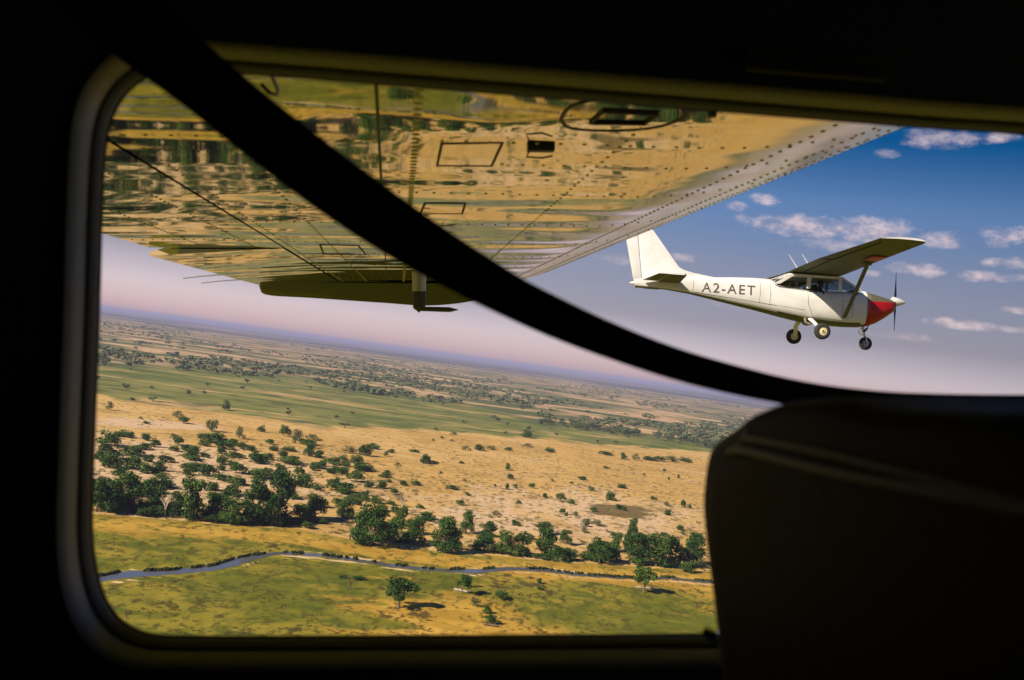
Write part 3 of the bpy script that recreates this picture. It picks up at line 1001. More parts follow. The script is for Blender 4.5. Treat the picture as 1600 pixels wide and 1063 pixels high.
hatch('access_panel', [(690, 228), (785, 226), (768, 262), (683, 262)], 0.004)
hatch('access_panel', [(664, 320), (727, 320), (722, 336), (657, 336)], 0.005)
hatch('access_panel', [(500, 384), (560, 386), (572, 400), (506, 399)], 0.006)
oval = smooth_pts([(876, 190), (884, 176), (905, 164), (960, 156), (1020, 157), (1062, 164), (1077, 172), (1066, 186), (1030, 199), (985, 205), (930, 206), (890, 202), (876, 190)], 5)[:-1]
hatch('fuel_access_cover', [(p.x, p.y) for p in oval], 0.0045)
# jack point inside the oval cover: dark rim standing in for the pocket's shading
mb = MB()
q = [own_on_level(x, y, Z0) for x, y in ((920, 193), (1008, 194), (1030, 178), (942, 174))]
ctr = sum(q, Vector()) / 4
outer = [Vector((p.x, p.y, low(p.x) - 0.0035)) for p in q]
inner = [Vector(((p.x - ctr.x) * .92 + ctr.x, (p.y - ctr.y) * .88 + ctr.y, low(p.x) - 0.0035)) for p in q]
mb.loft([[p + Vector((0, 0, 0.004)) for p in outer], outer, inner, [p + Vector((0, 0, 0.003)) for p in inner]], True, False)
mb.build('jack_pocket_shade', [GAP], wing)
g = own_on_level(845, 232, Z0)
mb = MB()
mb.box((g.x, g.y, Z0 - 0.001), (0.040, 0.020, 0.008), 0.003)
mb.tube([(g.x - 0.018, g.y, Z0 - 0.006), (g.x - 0.022, g.y - 0.008, Z0 - 0.014), (g.x + 0.0, g.y - 0.012, Z0 - 0.016), (g.x + 0.016, g.y - 0.008, Z0 - 0.012)], 0.0015, 6)
mb.build('fuel_drain', [BLACKM], wing)
g = own_on_level(1113, 176, Z0)
mb = MB()
mb.tube([(g.x, g.y, low(g.x) - 0.006), (g.x, g.y, low(g.x) + 0.004)], [0.005, 0.007], 10)
mb.build('drain_plug', [BLACKM], wing)
mb = MB()
hk = [own_on_level(x, y, Z0 - 0.02) for x, y in ((414, 112), (424, 128), (434, 144), (432, 152), (422, 156), (408, 153))]
mb.tube([(p.x, p.y, Z0 - 0.006 - 0.012 * math.sin(i / 5 * 3.14)) for i, p in enumerate(hk)], 0.0022, 6)
mb.build('tie_down_ring', [BLACKM], wing)

# flap and aileron
mb = MB()
mb.loft([section(-0.865, -0.432, s, 14) for s in [0.74 + (3.40 - 0.74) * k / 20 for k in range(21)]])
for a0, r in ((-0.68, 0.0045), (-0.52, 0.004)):
    s = 0.8
    while s < 3.36:
        rivet(mb, a0, s, r, mi=1)
        s += 0.035
for s in (1.3, 1.9, 2.5, 3.1):
    a = -0.84
    while a < -0.45:
        rivet(mb, a, s, 0.0045, mi=1)
        a += 0.03
mb.build('flap', [SKIN, RIVM], wing, angle=0.9)
mb = MB()
dr = math.radians(3.2)


def droop(p):
    dx, dz = p.x + 0.432, p.z - Z0
    return Vector((-0.432 + dx * math.cos(dr), p.y, Z0 + dz + dx * math.sin(dr)))


mb.loft([[droop(p) for p in section(-0.875, -0.436, s, 14)] for s in [3.43 + (5.9 - 3.43) * k / 16 for k in range(17)]])
mb.build('aileron', [SKIN], wing, angle=0.9)
for s, ln in ((4.75, 0.20), (5.25, 0.22)):
    mb = MB()
    mb.tube([(-0.86, s, 0.243), (-0.86 - ln * .6, s, 0.232), (-0.86 - ln, s, 0.222)], [0.004, 0.003, 0.0025], 5)
    mb.build('static_wick', [ALU], wing)
# drooped wing tip
prof = [(-0.90, 0.268, 0.250), (-0.88, 0.264, 0.190), (-0.60, 0.260, 0.170), (-0.18, 0.258, 0.142), (0.10, 0.258, 0.126), (0.37, 0.262, 0.156), (0.52, 0.275, 0.225), (0.62, 0.287, 0.270), (0.66, 0.292, 0.286)]
pp = smooth_pts(prof, 5)
mb = MB()
l0 = [Vector((p.x, 6.002, p.y)) for p in pp]
l1 = [Vector((p.x, 6.02 + 0.02 * abs(p.y - p.z) / 0.1, p.y * 0.5 + p.z * 0.5)) for p in pp]
l2 = [Vector((p.x, 6.09, p.z)) for p in pp]
l3 = [Vector((p.x, 6.13, p.z + 0.01)) for p in pp]
l4 = [Vector((p.x, 6.16, 0.30 + 0.12 * math.sin(max(0, min(1, (p.x + .9) / 1.74)) * 3.14))) for p in pp]
l5 = [Vector((p.x, 6.002, max(upp(p.x), p.y + 0.01))) for p in pp]
mb.loft([l0, l1, l2, l3, l4, l5], closed=False, caps=False)
mb.build('wing_tip', [TIPM], wing, angle=1.0)
# pitot mast under the mid wing
mb = MB()
mb.tube([(0.03, 4.75, 0.262), (0.03, 4.75, 0.165)], [0.034, 0.032], 12, flat=0.45, up=(1, 0, 0))
mb.tube([(0.03, 4.75, 0.166), (0.032, 4.75, 0.092), (0.045, 4.75, 0.080)], [0.033, 0.031, 0.022], 12, 1, flat=0.45, up=(1, 0, 0))
mb.tube([(0.02, 4.75, 0.083), (0.14, 4.75, 0.080), (0.175, 4.75, 0.079), (0.215, 4.75, 0.078)], [0.011, 0.012, 0.012, 0.002], 9, 1)
mb.build('pitot_tube', [ALU, material('pitot_dark_paint', (0.05, 0.05, 0.045), 0.4)], wing)

# cabin wall with the rounded window
SIDE = 0.60
ring_px = smooth_pts([(152, 360), (149, 480), (143, 640), (138, 790), (139, 850), (147, 905), (164, 950), (192, 981), (232, 997), (300, 1000.5), (500, 1000.5), (700, 999.5), (900, 998.5), (1110, 997), (1400, 995), (1640, 990),
                      (1740, 960), (1790, 880), (1800, 700), (1800, 450), (1790, 320), (1760, 250), (1700, 222), (1600, 206), (1450, 196), (1300, 184), (1000, 160), (700, 136), (500, 120), (370, 110), (290, 103), (235, 112), (196, 138), (170, 180), (158, 240), (152, 360)], 6)[:-1]
ring = [own_on_side(p.x, p.y, 0.643) for p in ring_px]
cen = sum(ring, Vector()) / len(ring)
NR = len(ring)


def offset_ring(d, s):
    out = []
    for i in range(NR):
        t_ = (ring[(i + 1) % NR] - ring[(i - 1) % NR]).normalized()
        n_ = Vector((t_.z, 0, -t_.x))
        if n_.dot(ring[i] - cen) < 0:
            n_ = -n_
        p = ring[i] + n_ * d
        out.append(Vector((p.x, s, p.z)))
    return out


mm = 0.64 / FPX                              # one photograph pixel on the window plane
mb = MB()
mb.loft([offset_ring(0.0, 0.648), offset_ring(0.0, 0.643), offset_ring(2 * mm, 0.638), offset_ring(5 * mm, 0.635), offset_ring(8 * mm, 0.637), offset_ring(9 * mm, 0.644)], True, False)
mb.build('window_seal', [RUBBER], air)
mb = MB()
mb.loft([offset_ring(7.5 * mm, 0.645), offset_ring(8 * mm, 0.639), offset_ring(9.5 * mm, 0.630), offset_ring(12.5 * mm, 0.6215), offset_ring(17 * mm, 0.6155), offset_ring(22 * mm, 0.6135), offset_ring(26 * mm, 0.6150), offset_ring(29 * mm, 0.622)], True, False)
mb.build('window_trim', [TRIM], air)
mb = MB()


def to_rect(p, s):
    """Push a ring point out to the edge of the wall panel."""
    x0, x1, z0, z1 = -1.35, 1.75, -0.95, 0.240
    d = p - cen
    k = min([((x1 if d.x > 0 else x0) - cen.x) / d.x if abs(d.x) > 1e-6 else 1e9, ((z1 if d.z > 0 else z0) - cen.z) / d.z if abs(d.z) > 1e-6 else 1e9])
    return Vector((cen.x + d.x * k, s, cen.z + d.z * k))


o1 = offset_ring(27 * mm, 0.618)
mid_ring = offset_ring(75 * mm, 0.612)
mb.loft([o1, offset_ring(40 * mm, 0.6165), mid_ring, [to_rect(p, 0.610) for p in ring]], True, False)
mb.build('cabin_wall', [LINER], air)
# outer skin of the fuselage side, round the same opening
mb = MB()
mb.loft([offset_ring(-1 * mm, 0.652), offset_ring(20 * mm, 0.656), [to_rect(p, 0.668) for p in ring]], True, False)
mb.build('fuselage_skin', [material('white_hull_paint', (0.72, 0.70, 0.65), 0.35, spec=0.5)], air)
# clear pane (two faces, 4 mm apart)
glass = bpy.data.materials.new('clear_acrylic')
glass.use_nodes = True
gt = NT(glass.node_tree)
for nd in list(glass.node_tree.nodes):
    if nd.type != 'OUTPUT_MATERIAL':
        glass.node_tree.nodes.remove(nd)
tr = gt.n('ShaderNodeBsdfTransparent')
gt.put([n for n in glass.node_tree.nodes if n.type == 'OUTPUT_MATERIAL'][0].inputs[0], tr.outputs[0])
mb = MB()
mb.loft([offset_ring(1 * mm, 0.640), offset_ring(1 * mm, 0.644)], True, True)
mb.build('window_pane', [glass], air, smooth=False)
# rest of the cabin shell: roof lining, floor, far wall, rear bulkhead
mb = MB()
mb.box((0.2, 0.02, 0.29), (3.1, 1.30, 0.10), 0.02)
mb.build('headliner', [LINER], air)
mb = MB()
mb.box((0.2, 0.02, -0.985), (3.1, 1.28, 0.06), 0.01)
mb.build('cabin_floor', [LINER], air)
mb = MB()
mb.box((0.2, -0.60, -0.36), (3.1, 0.04, 1.22), 0.01)
mb.build('cabin_wall', [PALELINER], air)
mb = MB()
mb.box((-1.36, 0.0, -0.36), (0.05, 1.24, 1.25), 0.01)
mb.build('rear_bulkhead', [PALELINER], air)
# faded placard above the window
mb = MB()
pc = [own_on_side(x, y, 0.604) for x, y in ((1170, 74), (1388, 92), (1386, 126), (1168, 108))]
mb.loft([[p + Vector((0, 0.006, 0)) for p in pc], pc], True, True)
pl = mb.build('placard', [material('faded_placard', (0.055, 0.045, 0.012), 0.6)], air, smooth=False)
mb = MB()
for x0, x1 in ((1184, 1222), (1230, 1270), (1277, 1300), (1308, 1326), (1334, 1374)):
    a = [own_on_side(x, 92 + (x - 1180) * 0.083 + dy, 0.6025) for x, dy in ((x0, -7), (x1, -7), (x1, 9), (x0, 9))]
    mb.loft([[p + Vector((0, 0.001, 0)) for p in a], a], True, True)
mb.build('worn_lettering', [BLACKM], pl, smooth=False)
# small chrome piece added as the bright glint at the corner of the sill
mb = MB()
c0, c1 = own_on_side(1100, 985, 0.60), own_on_side(1124, 998, 0.60)
mb.tube([c0, c0.lerp(c1, .5) + Vector((0, -0.003, 0)), c1], [0.003, 0.0042, 0.003], 8)
mb.build('sill_glint', [material('chrome', (0.8, 0.8, 0.85), 0.12, 1.0)], air)

# seat in front of the photographer
AFT = 0.155
seat = empty('aircraft_chair', OWN @ Matrix.Translation((0.25, 0.3, -0.8)))
tag(seat, 'dark leather aircraft seat with piped seams in front of the window', 'seat')
SI = (OWN @ Matrix.Translation((0.25, 0.3, -0.8))).inverted() @ OWN
edge_px = smooth_pts([(1127, 1200), (1124, 1063), (1118, 985), (1108, 900), (1098, 820), (1094, 760), (1102, 705), (1118, 684), (1148, 662), (1168, 645), (1205, 630), (1250, 624), (1292, 623), (1340, 634), (1400, 640), (1500, 645), (1600, 650), (1900, 690), (2300, 760)], 6)
edge = [own_on_aft(p.x, p.y, AFT) for p in edge_px]
last = edge[-1]
edge += [Vector((AFT, last.y - 0.02, last.z - 0.05)), Vector((AFT, last.y - 0.03, -0.60))]
base_pt = Vector((AFT, 0.30, -0.45))


def seat_loop(shrink, da):
    return [SI @ Vector((AFT + da, base_pt.y + (p.y - base_pt.y) * (1 - shrink), base_pt.z + (p.z - base_pt.z) * (1 - shrink * 0.55))) for p in edge]


mb = MB()
mb.loft([seat_loop(0.35, 0.004), seat_loop(0.12, 0.0), seat_loop(0.03, 0.0), seat_loop(0.008, 0.002), seat_loop(0.0, 0.007), seat_loop(0.0, 0.03), seat_loop(0.004, 0.085), seat_loop(0.012, 0.105), seat_loop(0.06, 0.116), seat_loop(0.35, 0.118)], True, True)
back = mb.build('backrest', [LEATHER], seat, angle=1.2)
for nm, pts, r, da in (('piping', [(1140, 709), (1152, 703), (1185, 709), (1300, 737), (1450, 767), (1600, 797), (1800, 832)], 0.0020, 0.0), ('piping', [(1163, 684), (1200, 690), (1290, 708), (1380, 731), (1470, 753), (1620, 792), (1800, 832)], 0.0015, 0.001),
                       ('piping', [(1150, 703), (1160, 686), (1170, 672)], 0.0013, 0.003)):
    mb = MB()
    mb.tube([SI @ own_on_aft(p.x, p.y, AFT + da - 0.0022) for p in smooth_pts(pts, 5)], r, 8)
    mb.build(nm, [PIPING], back)
mb = MB()
mb.box(SI @ Vector((0.50, 0.26, -0.55)), (0.50, 0.46, 0.14), 0.04)
mb.build('seat_cushion', [LEATHER], seat)
mb = MB()
for y in (0.10, 0.42):
    mb.box(SI @ Vector((0.50, y, -0.79)), (0.40, 0.04, 0.34), 0.01)
mb.build('seat_frame', [BLACKM], seat)

# shoulder belt slung across the window
upper = [(150, -110), (240, -10), (330, 75), (420, 152), (520, 230), (600, 290), (700, 362), (800, 427), (850, 455), (950, 503), (1050, 543), (1150, 573), (1250, 597), (1350, 611), (1450, 617), (1600, 619), (1800, 618), (2100, 612)]
lower = [(10, -60), (100, 20), (190, 95), (280, 160), (400, 255), (500, 330), (600, 395), (700, 450), (760, 480), (860, 525), (960, 562), (1060, 594), (1160, 618), (1270, 636), (1370, 640), (1470, 641), (1610, 641), (1800, 640), (2100, 634)]
nb = 80
pu, pl_ = smooth_pts(upper, 8), smooth_pts(lower, 8)


def resample(P, n):
    L = [0]
    for a, b in zip(P, P[1:]):
        L.append(L[-1] + (b - a).length)
    return [Vector((np.interp(L[-1] * k / n, L, [p.x for p in P]), np.interp(L[-1] * k / n, L, [p.y for p in P]))) for k in range(n + 1)]


pu, pl_ = resample(pu, nb), resample(pl_, nb)
mb = MB()
loops = []
for k in range(nb + 1):
    f = max(0.0, min(1.0, (pu[k].x - 500) / 700))
    u = own_on_side(pu[k].x, pu[k].y, 0.525 + 0.04 * f)
    l = own_on_side(pl_[k].x, pl_[k].y, 0.520 + 0.008 * f)
    t_ = (own_on_side(pu[min(k + 1, nb)].x, pu[min(k + 1, nb)].y, 0.53) - own_on_side(pu[max(k - 1, 0)].x, pu[max(k - 1, 0)].y, 0.53)).normalized()
    n_ = t_.cross(u - l).normalized() * 0.0008
    loops.append([u + n_, u.lerp(l, .5) + n_ * 1.1, l + n_, l - n_, u.lerp(l, .5) - n_ * 1.1, u - n_])
mb.loft(loops)
belt = mb.mesh('seat_belt', [WEB], angle=0.9)
belt.transform(OWN)
tag(link('seat_belt', belt), 'black webbing shoulder belt slung diagonally across the window', 'seat belt')

#==OTHER==
# ------------------------------------------------------------------ the other aircraft (x forward, y to its left, z up; origin at the right wing root's leading edge height)
def local_pose():
    a, b, c = 0.07678181, 0.06459653, -0.06113711
    R3 = Matrix.Rotation(a, 3, 'Z') @ Matrix.Rotation(b, 3, 'Y') @ Matrix.Rotation(c, 3, 'X')
    B = Matrix(((RGT.x, FWD.x, UPV.x), (RGT.y, FWD.y, UPV.y), (RGT.z, FWD.z, UPV.z)))
    M3 = B @ R3
    loc = EYE + B @ Vector((9.83771013, 29.64681644, 1.83823931))
    m = M3.to_4x4()
    m.translation = loc
    return m


POSE = local_pose()
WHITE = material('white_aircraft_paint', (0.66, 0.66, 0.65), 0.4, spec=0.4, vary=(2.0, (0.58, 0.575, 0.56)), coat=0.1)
UNDER = material('grey_olive_underside', (0.115, 0.12, 0.085), 0.55, spec=0.3, vary=(3.0, (0.085, 0.09, 0.06)))  # darker tone for down-facing faces and the struts
RED = material('red_cowl_paint', (0.34, 0.005, 0.009), 0.35, spec=0.5)
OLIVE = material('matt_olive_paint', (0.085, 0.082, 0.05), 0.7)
TYRE = material('tyre_rubber', (0.018, 0.018, 0.018), 0.8)
HUB = material('cream_hub', (0.60, 0.50, 0.28), 0.4)
PROP = material('black_prop', (0.012, 0.012, 0.014), 0.4)
LETTER = material('grey_letters', (0.085, 0.07, 0.06), 0.6)
DARKIN = material('dark_interior', (0.03, 0.03, 0.03), 0.8)
WGL = bpy.data.materials.new('cabin_glass')
WGL.use_nodes = True
gt = NT(WGL.node_tree)
for nd in list(WGL.node_tree.nodes):
    if nd.type != 'OUTPUT_MATERIAL':
        WGL.node_tree.nodes.remove(nd)
tr = gt.n('ShaderNodeBsdfTransparent')
tr.inputs[0].default_value = (0.60, 0.64, 0.64, 1)
gl = gt.n('ShaderNodeBsdfGlossy')
gl.inputs['Roughness'].default_value = 0.02
mx = gt.n('ShaderNodeMixShader')
mx.inputs[0].default_value = 0.07
gt.put(mx.inputs[1], tr.outputs[0])
gt.put(mx.inputs[2], gl.outputs[0])
gt.put([n for n in WGL.node_tree.nodes if n.type == 'OUTPUT_MATERIAL'][0].inputs[0], mx.outputs[0])

pln = empty('light_aircraft', POSE)
tag(pln, 'white high wing light aircraft with red nose flying alongside below the clouds', 'aircraft')
# stations: x, half width, bottom z, top z
ST = [(0.58, .53, -1.425, -.36), (0.45, .54, -1.435, -.37), (0.1, .55, -1.45, -.415), (-0.5, .555, -1.44, -.44), (-1.2, .55, -1.385, -.44), (-1.75, .52, -1.29, -.41), (-2.05, .485, -1.235, -.36), (-2.16, .47, -1.215, -.24), (-2.3, .45, -1.19, -.19),
      (-2.8, .395, -1.10, -.19), (-3.4, .325, -.995, -.215), (-3.9, .27, -.905, -.25), (-4.6, .19, -.785, -.30), (-5.3, .125, -.71, -.355), (-5.9, .075, -.675, -.41), (-6.27, .04, -.66, -.455)]


def st_at(x):
    s = sorted(ST)
    xs_ = [q[0] for q in s]
    return [float(np.interp(x, xs_, [q[k] for q in s])) for k in (1, 2, 3)]


def ring_sec(x, hw, zb, zt, ex=3.2, n=28):
    out = []
    zc, hz = (zb + zt) / 2, (zt - zb) / 2
    for k in range(n):
        q = 2 * math.pi * (k + 0.5) / n
        c_, s_ = math.cos(q), math.sin(q)
        y = hw * math.copysign(abs(c_) ** (2 / ex), c_)
        z = zc + hz * math.copysign(abs(s_) ** (2 / ex), s_)
        out.append(Vector((x, y * (1 - 0.10 * (zc - z) / hz if z < zc else 1), z)))
    return out


mb = MB()
fx = sorted(set([q[0] for q in ST] + [0.3, -0.2, -0.85, -1.5, -2.5, -3.1, -4.2, -4.95, -5.6]), reverse=True)
mb.loft([ring_sec(x, *st_at(x)) for x in fx])
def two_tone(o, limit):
    """Second material on the faces that look down more than the limit."""
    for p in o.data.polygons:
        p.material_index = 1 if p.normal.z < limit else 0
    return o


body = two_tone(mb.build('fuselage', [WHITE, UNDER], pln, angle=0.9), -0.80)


def skin_y(x, z):
    hw, zb, zt = st_at(x)
    zc, hz = (zb + zt) / 2, (zt - zb) / 2
    r = min(0.999, abs((z - zc) / hz))
    return hw * (1 - r ** 3.2) ** (1 / 3.2) * (1 - 0.10 * (zc - z) / hz if z < zc else 1)


# panel joints and the door outline
mb = MB()
for path in ([(-0.20, -.46), (-0.16, -1.30), (-1.05, -1.26), (-1.22, -.90), (-1.22, -.46)], [(-2.32, -.25), (-2.32, -1.12)], [(-2.62, -.26), (-2.62, -1.06)], [(-4.55, -.34), (-4.55, -.76)], [(-1.30, -1.08), (-4.5, -.735)], [(0.56, -.45), (0.56, -1.36)], [(0.12, -.50), (0.12, -1.34)]):
    P = []
    for (xa, za), (xb, zb_) in zip(path, path[1:]):
        P += [(xa + (xb - xa) * k / 6, za + (zb_ - za) * k / 6) for k in range(7)]
    mb.tube([(x, -skin_y(x, z) - 0.001, z) for x, z in P], 0.0065, 5)
mb.build('panel_seam', [material('seam_grey', (0.22, 0.22, 0.21), 0.7)], body)

# cowling
CW = [(0.575, .525, -1.42, -.365), (0.75, .51, -1.40, -.40), (1.0, .475, -1.30, -.455), (1.25, .42, -1.14, -.51), (1.45, .35, -.99, -.56), (1.53, .29, -.93, -.60)]
mb = MB()
loops = [ring_sec(*q, ex=2.7) for q in CW]
for k in range(len(loops) - 1):
    for i in range(28):
        j = (i + 1) % 28
        v = [loops[k][i], loops[k][j], loops[k + 1][j], loops[k + 1][i]]
        zc = sum(p.z for p in v) / 4
        mb.add(v, [(0, 1, 2, 3)], 0)
mb.add(loops[-1], [tuple(range(28))], 0)
mb.add(loops[0], [tuple(range(28))], 0)
bm_me = mb.mesh('engine_cowling', [RED, OLIVE], angle=0.9)
bm = bmesh.new()
bm.from_mesh(bm_me)
bmesh.ops.remove_doubles(bm, verts=bm.verts, dist=1e-4)
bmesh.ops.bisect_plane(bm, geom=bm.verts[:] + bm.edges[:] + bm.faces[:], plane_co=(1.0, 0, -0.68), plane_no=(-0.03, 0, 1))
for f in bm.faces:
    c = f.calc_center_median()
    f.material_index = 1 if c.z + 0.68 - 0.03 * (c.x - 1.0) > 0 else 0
bmesh.ops.recalc_face_normals(bm, faces=bm.faces)
bm.to_mesh(bm_me)
bm.free()
cowl = link('engine_cowling', bm_me, pln)
mb = MB()
for s in (-1, 1):
    mb.tube([(1.50, s * .20, -.70), (1.545, s * .20, -.70)], [.085, .08], 14, flat=1.3)
mb.tube([(1.50, 0, -.90), (1.55, 0, -.88)], [.06, .05], 12, flat=1.6)
mb.build('air_intake', [DARKIN], cowl)
mb = MB()
mb.tube([(0.80, -.16, -1.34), (0.74, -.16, -1.47), (0.66, -.16, -1.56)], 0.032, 9)
mb.build('exhaust_pipe', [DARKIN], cowl)
mb = MB()
for s in (-1, 1):
    mb.prism([(0.50, -.375), (0.60, -.37), (0.62, -.50), (0.56, -.50)], lambda u, v, t, s=s: Vector((u, s * t, v)), .51, .535)
# upper works: roof, pillars
mb = MB()
mb.box((-1.0, 0, -0.075), (1.64, 1.02, 0.08), 0.02)


def bar(mb, a, b, wx, wy):
    a, b = Vector(a), Vector(b)
    mb.loft([[p + Vector((dx * wx / 2, dy * wy / 2, 0)) for dx, dy in ((-1, -1), (1, -1), (1, 1), (-1, 1))] for p in (a, b)])


for s in (-1, 1):
    bar(mb, (0.36, s * .50, -.39), (-0.20, s * .48, -.05), .05, .04)
    bar(mb, (-0.27, s * .525, -.45), (-0.27, s * .50, -.05), .085, .045)
    bar(mb, (-1.22, s * .525, -.45), (-1.20, s * .50, -.05), .11, .045)
    bar(mb, (-2.14, s * .46, -.36), (-1.70, s * .48, -.06), .16, .05)
    bar(mb, (-2.20, s * .30, -.215), (-1.86, s * .38, -.05), .06, .06)
bar(mb, (-2.22, 0, -.20), (-1.86, 0, -.05), .04, .03)
mb.build('cabin_frame', [WHITE], body, angle=0.9)


def pane(name, quad, th=0.008):
    mb = MB()
    q = [Vector(p) for p in quad]
    n_ = (q[1] - q[0]).cross(q[2] - q[0]).normalized() * th
    mb.loft([q, [p + n_ for p in q]])
    return mb.build(name, [WGL], body, smooth=False)


for s in (-1, 1):
    pane('side_window', [(-0.32, s * .51, -.44), (-1.17, s * .51, -.44), (-1.15, s * .49, -.11), (-0.32, s * .49, -.11)])
    pane('side_window', [(-1.28, s * .51, -.43), (-2.06, s * .47, -.385), (-1.68, s * .47, -.13), (-1.26, s * .49, -.11)])
    pane('side_window', [(0.31, s * .49, -.41), (-0.23, s * .50, -.43), (-0.23, s * .48, -.11), (-0.16, s * .47, -.10)])
pane('windscreen', [(0.40, -.46, -.37), (0.40, .46, -.37), (-0.18, .46, -.06), (-0.18, -.46, -.06)])
pane('rear_window', [(-2.20, -.28, -.205), (-2.20, .28, -.205), (-1.88, .36, -.06), (-1.88, -.36, -.06)])
mb = MB()
mb.box((0.24, 0, -.47), (0.10, 0.95, 0.20), 0.03)
mb.build('instrument_panel', [DARKIN], body)
for x, y in ((-0.95, -.24), (-0.95, .24)):
    mb = MB()
    mb.box((x, y, -.55), (0.12, 0.40, 0.50), 0.05, Matrix.Rotation(-0.15, 3, 'Y'))
    mb.build('seat_back', [DARKIN], body)


# wings
def wing_sec(y, xle, xte, z, th=0.115, n=14):
    c_ = xle - xte
    up_, lo_ = [], []
    for k in range(n + 1):
        t_ = 0.5 * (1 - math.cos(math.pi * k / n))
        yt = 5 * th * (0.2969 * math.sqrt(t_) - 0.126 * t_ - 0.3516 * t_ ** 2 + 0.2843 * t_ ** 3 - 0.1015 * t_ ** 4)
        cb = 0.03 * math.sin(math.pi * t_ ** 0.8)
        up_.append(Vector((xle - c_ * t_, y, z + c_ * (cb + yt))))
        lo_.append(Vector((xle - c_ * t_, y, z + c_ * (cb - yt * 0.75))))
    return up_ + lo_[::-1][1:-1]


for s in (-1, 1):
    secs = []
    for y, xle, xte, z in ((0.0, -.19, -1.81, .02), (.55, -.19, -1.81, .025), (2.6, -.19, -1.76, .10), (5.30, -.17, -1.40, .20), (5.45, -.22, -1.37, .215)):
        secs.append(wing_sec(s * y, xle, xte, z, 0.115 if y < 5.4 else 0.05))
    mb = MB()
    mb.loft(secs)
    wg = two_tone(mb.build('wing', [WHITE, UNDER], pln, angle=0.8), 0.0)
    # flap and aileron hinge grooves, and stiffeners, on the under side
    mb = MB()
    for (y0, x0, y1, x1, z0_, z1_) in ((.7, -1.42, 2.6, -1.40, .005, .078), (2.65, -1.40, 5.1, -1.17, .08, .178)):
        mb.tube([(x0, s * y0, z0_), (x1, s * y1, z1_)], 0.012, 5)
    for y in (2.62,):
        mb.tube([(-1.40, s * y, .080), (-1.74, s * y, .095)], 0.010, 5)
    mb.build('hinge_groove', [DARKIN], wg)
    mb = MB()
    mb.tube([(-0.12, s * .54, -1.23), (-0.43, s * 2.7, .045)], 0.062, 10, flat=0.38, up=(1, 0, 0))
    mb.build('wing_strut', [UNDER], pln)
    mb = MB()
    mb.tube([(-0.30, s * 2.60, .05), (-0.60, s * 2.78, .06)], [.05, .03], 8, flat=0.6)
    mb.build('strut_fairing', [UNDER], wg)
mb = MB()
mb.box((-.52, -3.35, .075), (.42, .55, .012), 0.004, Matrix.Rotation(-0.037, 3, 'X'))
wgm = mb.build('red_wing_marking', [RED], pln)

# tail
mb = MB()


def slab(mb, poly, th, fn):
    """Outline with rounded edges: inner face ring narrower than the middle."""
    c_ = sum((Vector(p) for p in poly), Vector((0, 0))) / len(poly)
    ins = [c_ + (Vector(p) - c_) * 0.94 for p in poly]
    mb.loft([[fn(p[0], p[1], -th) for p in ins], [fn(p[0], p[1], -th * .45) for p in poly], [fn(p[0], p[1], th * .45) for p in poly], [fn(p[0], p[1], th) for p in ins]])


vert = lambda u, v, t: Vector((u, t, v))
slab(mb, [(-3.82, -.275), (-4.45, -.19), (-4.80, -.11), (-4.95, -.03), (-5.80, 1.04), (-5.92, 1.14), (-6.26, 1.14), (-6.03, -.45), (-5.0, -.40)], .045, vert)
mb.build('tail_fin', [WHITE], pln, angle=0.5)
mb = MB()
slab(mb, [(-6.045, -.45), (-6.275, 1.14), (-6.60, 1.13), (-6.65, 1.07), (-6.30, -.44), (-6.26, -.49)], .032, vert)
mb.build('rudder', [WHITE], pln, angle=0.5)
for s in (-1, 1):
    mb = MB()
    hor = lambda u, v, t, s=s: Vector((u, s * v, -.47 + t))
    slab(mb, [(-4.93, .06), (-5.12, 1.60), (-5.20, 1.72), (-5.62, 1.72), (-5.58, .10)], .04, hor)
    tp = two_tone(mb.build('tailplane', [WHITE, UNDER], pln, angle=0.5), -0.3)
    mb = MB()
    slab(mb, [(-5.595, .12), (-5.635, 1.72), (-5.92, 1.70), (-6.05, .16)], .025, hor)
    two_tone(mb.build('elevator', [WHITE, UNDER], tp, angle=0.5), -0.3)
mb = MB()
mb.tube([(-6.1, 0, -.58), (-6.34, 0, -.58), (-6.40, 0, -.585)], [.06, .045, .01], 10)
mb.build('tail_cone', [WHITE], pln)

# registration letters wrapped onto the rear fuselage
cu = bpy.data.curves.new('registration', 'FONT')
cu.body = 'A2-AET'
cu.size = 0.40
cu.space_character = 1.22
cu.resolution_u = 3
to = bpy.data.objects.new('registration', cu)
COL.objects.link(to)
bpy.context.view_layer.update()
dg = bpy.context.evaluated_depsgraph_get()
tm = bpy.data.meshes.new_from_object(to.evaluated_get(dg))
bpy.data.objects.remove(to)
vx = np.array([v.co[:] for v in tm.vertices])
x0, x1, y0, y1 = vx[:, 0].min(), vx[:, 0].max(), vx[:, 1].min(), vx[:, 1].max()
bm = bmesh.new()
bm.from_mesh(tm)
ext = bmesh.ops.extrude_face_region(bm, geom=list(bm.faces))
top = set(g for g in ext['geom'] if isinstance(g, bmesh.types.BMVert))
for v in bm.verts:
    u, q = (v.co.x - x0) / (x1 - x0), (v.co.y - y0) / (y1 - y0)
    X = -4.30 + 1.53 * u
    Zz = -.715 + .275 * q - 0.02 * u
    v.co = Vector((X, -(skin_y(X, Zz) + (0.010 if v in top else 0.003)), Zz))
bmesh.ops.recalc_face_normals(bm, faces=bm.faces)
bm.to_mesh(tm)
bm.free()
tm.materials.clear()
tm.materials.append(LETTER)
link('registration_lettering', tm, body)


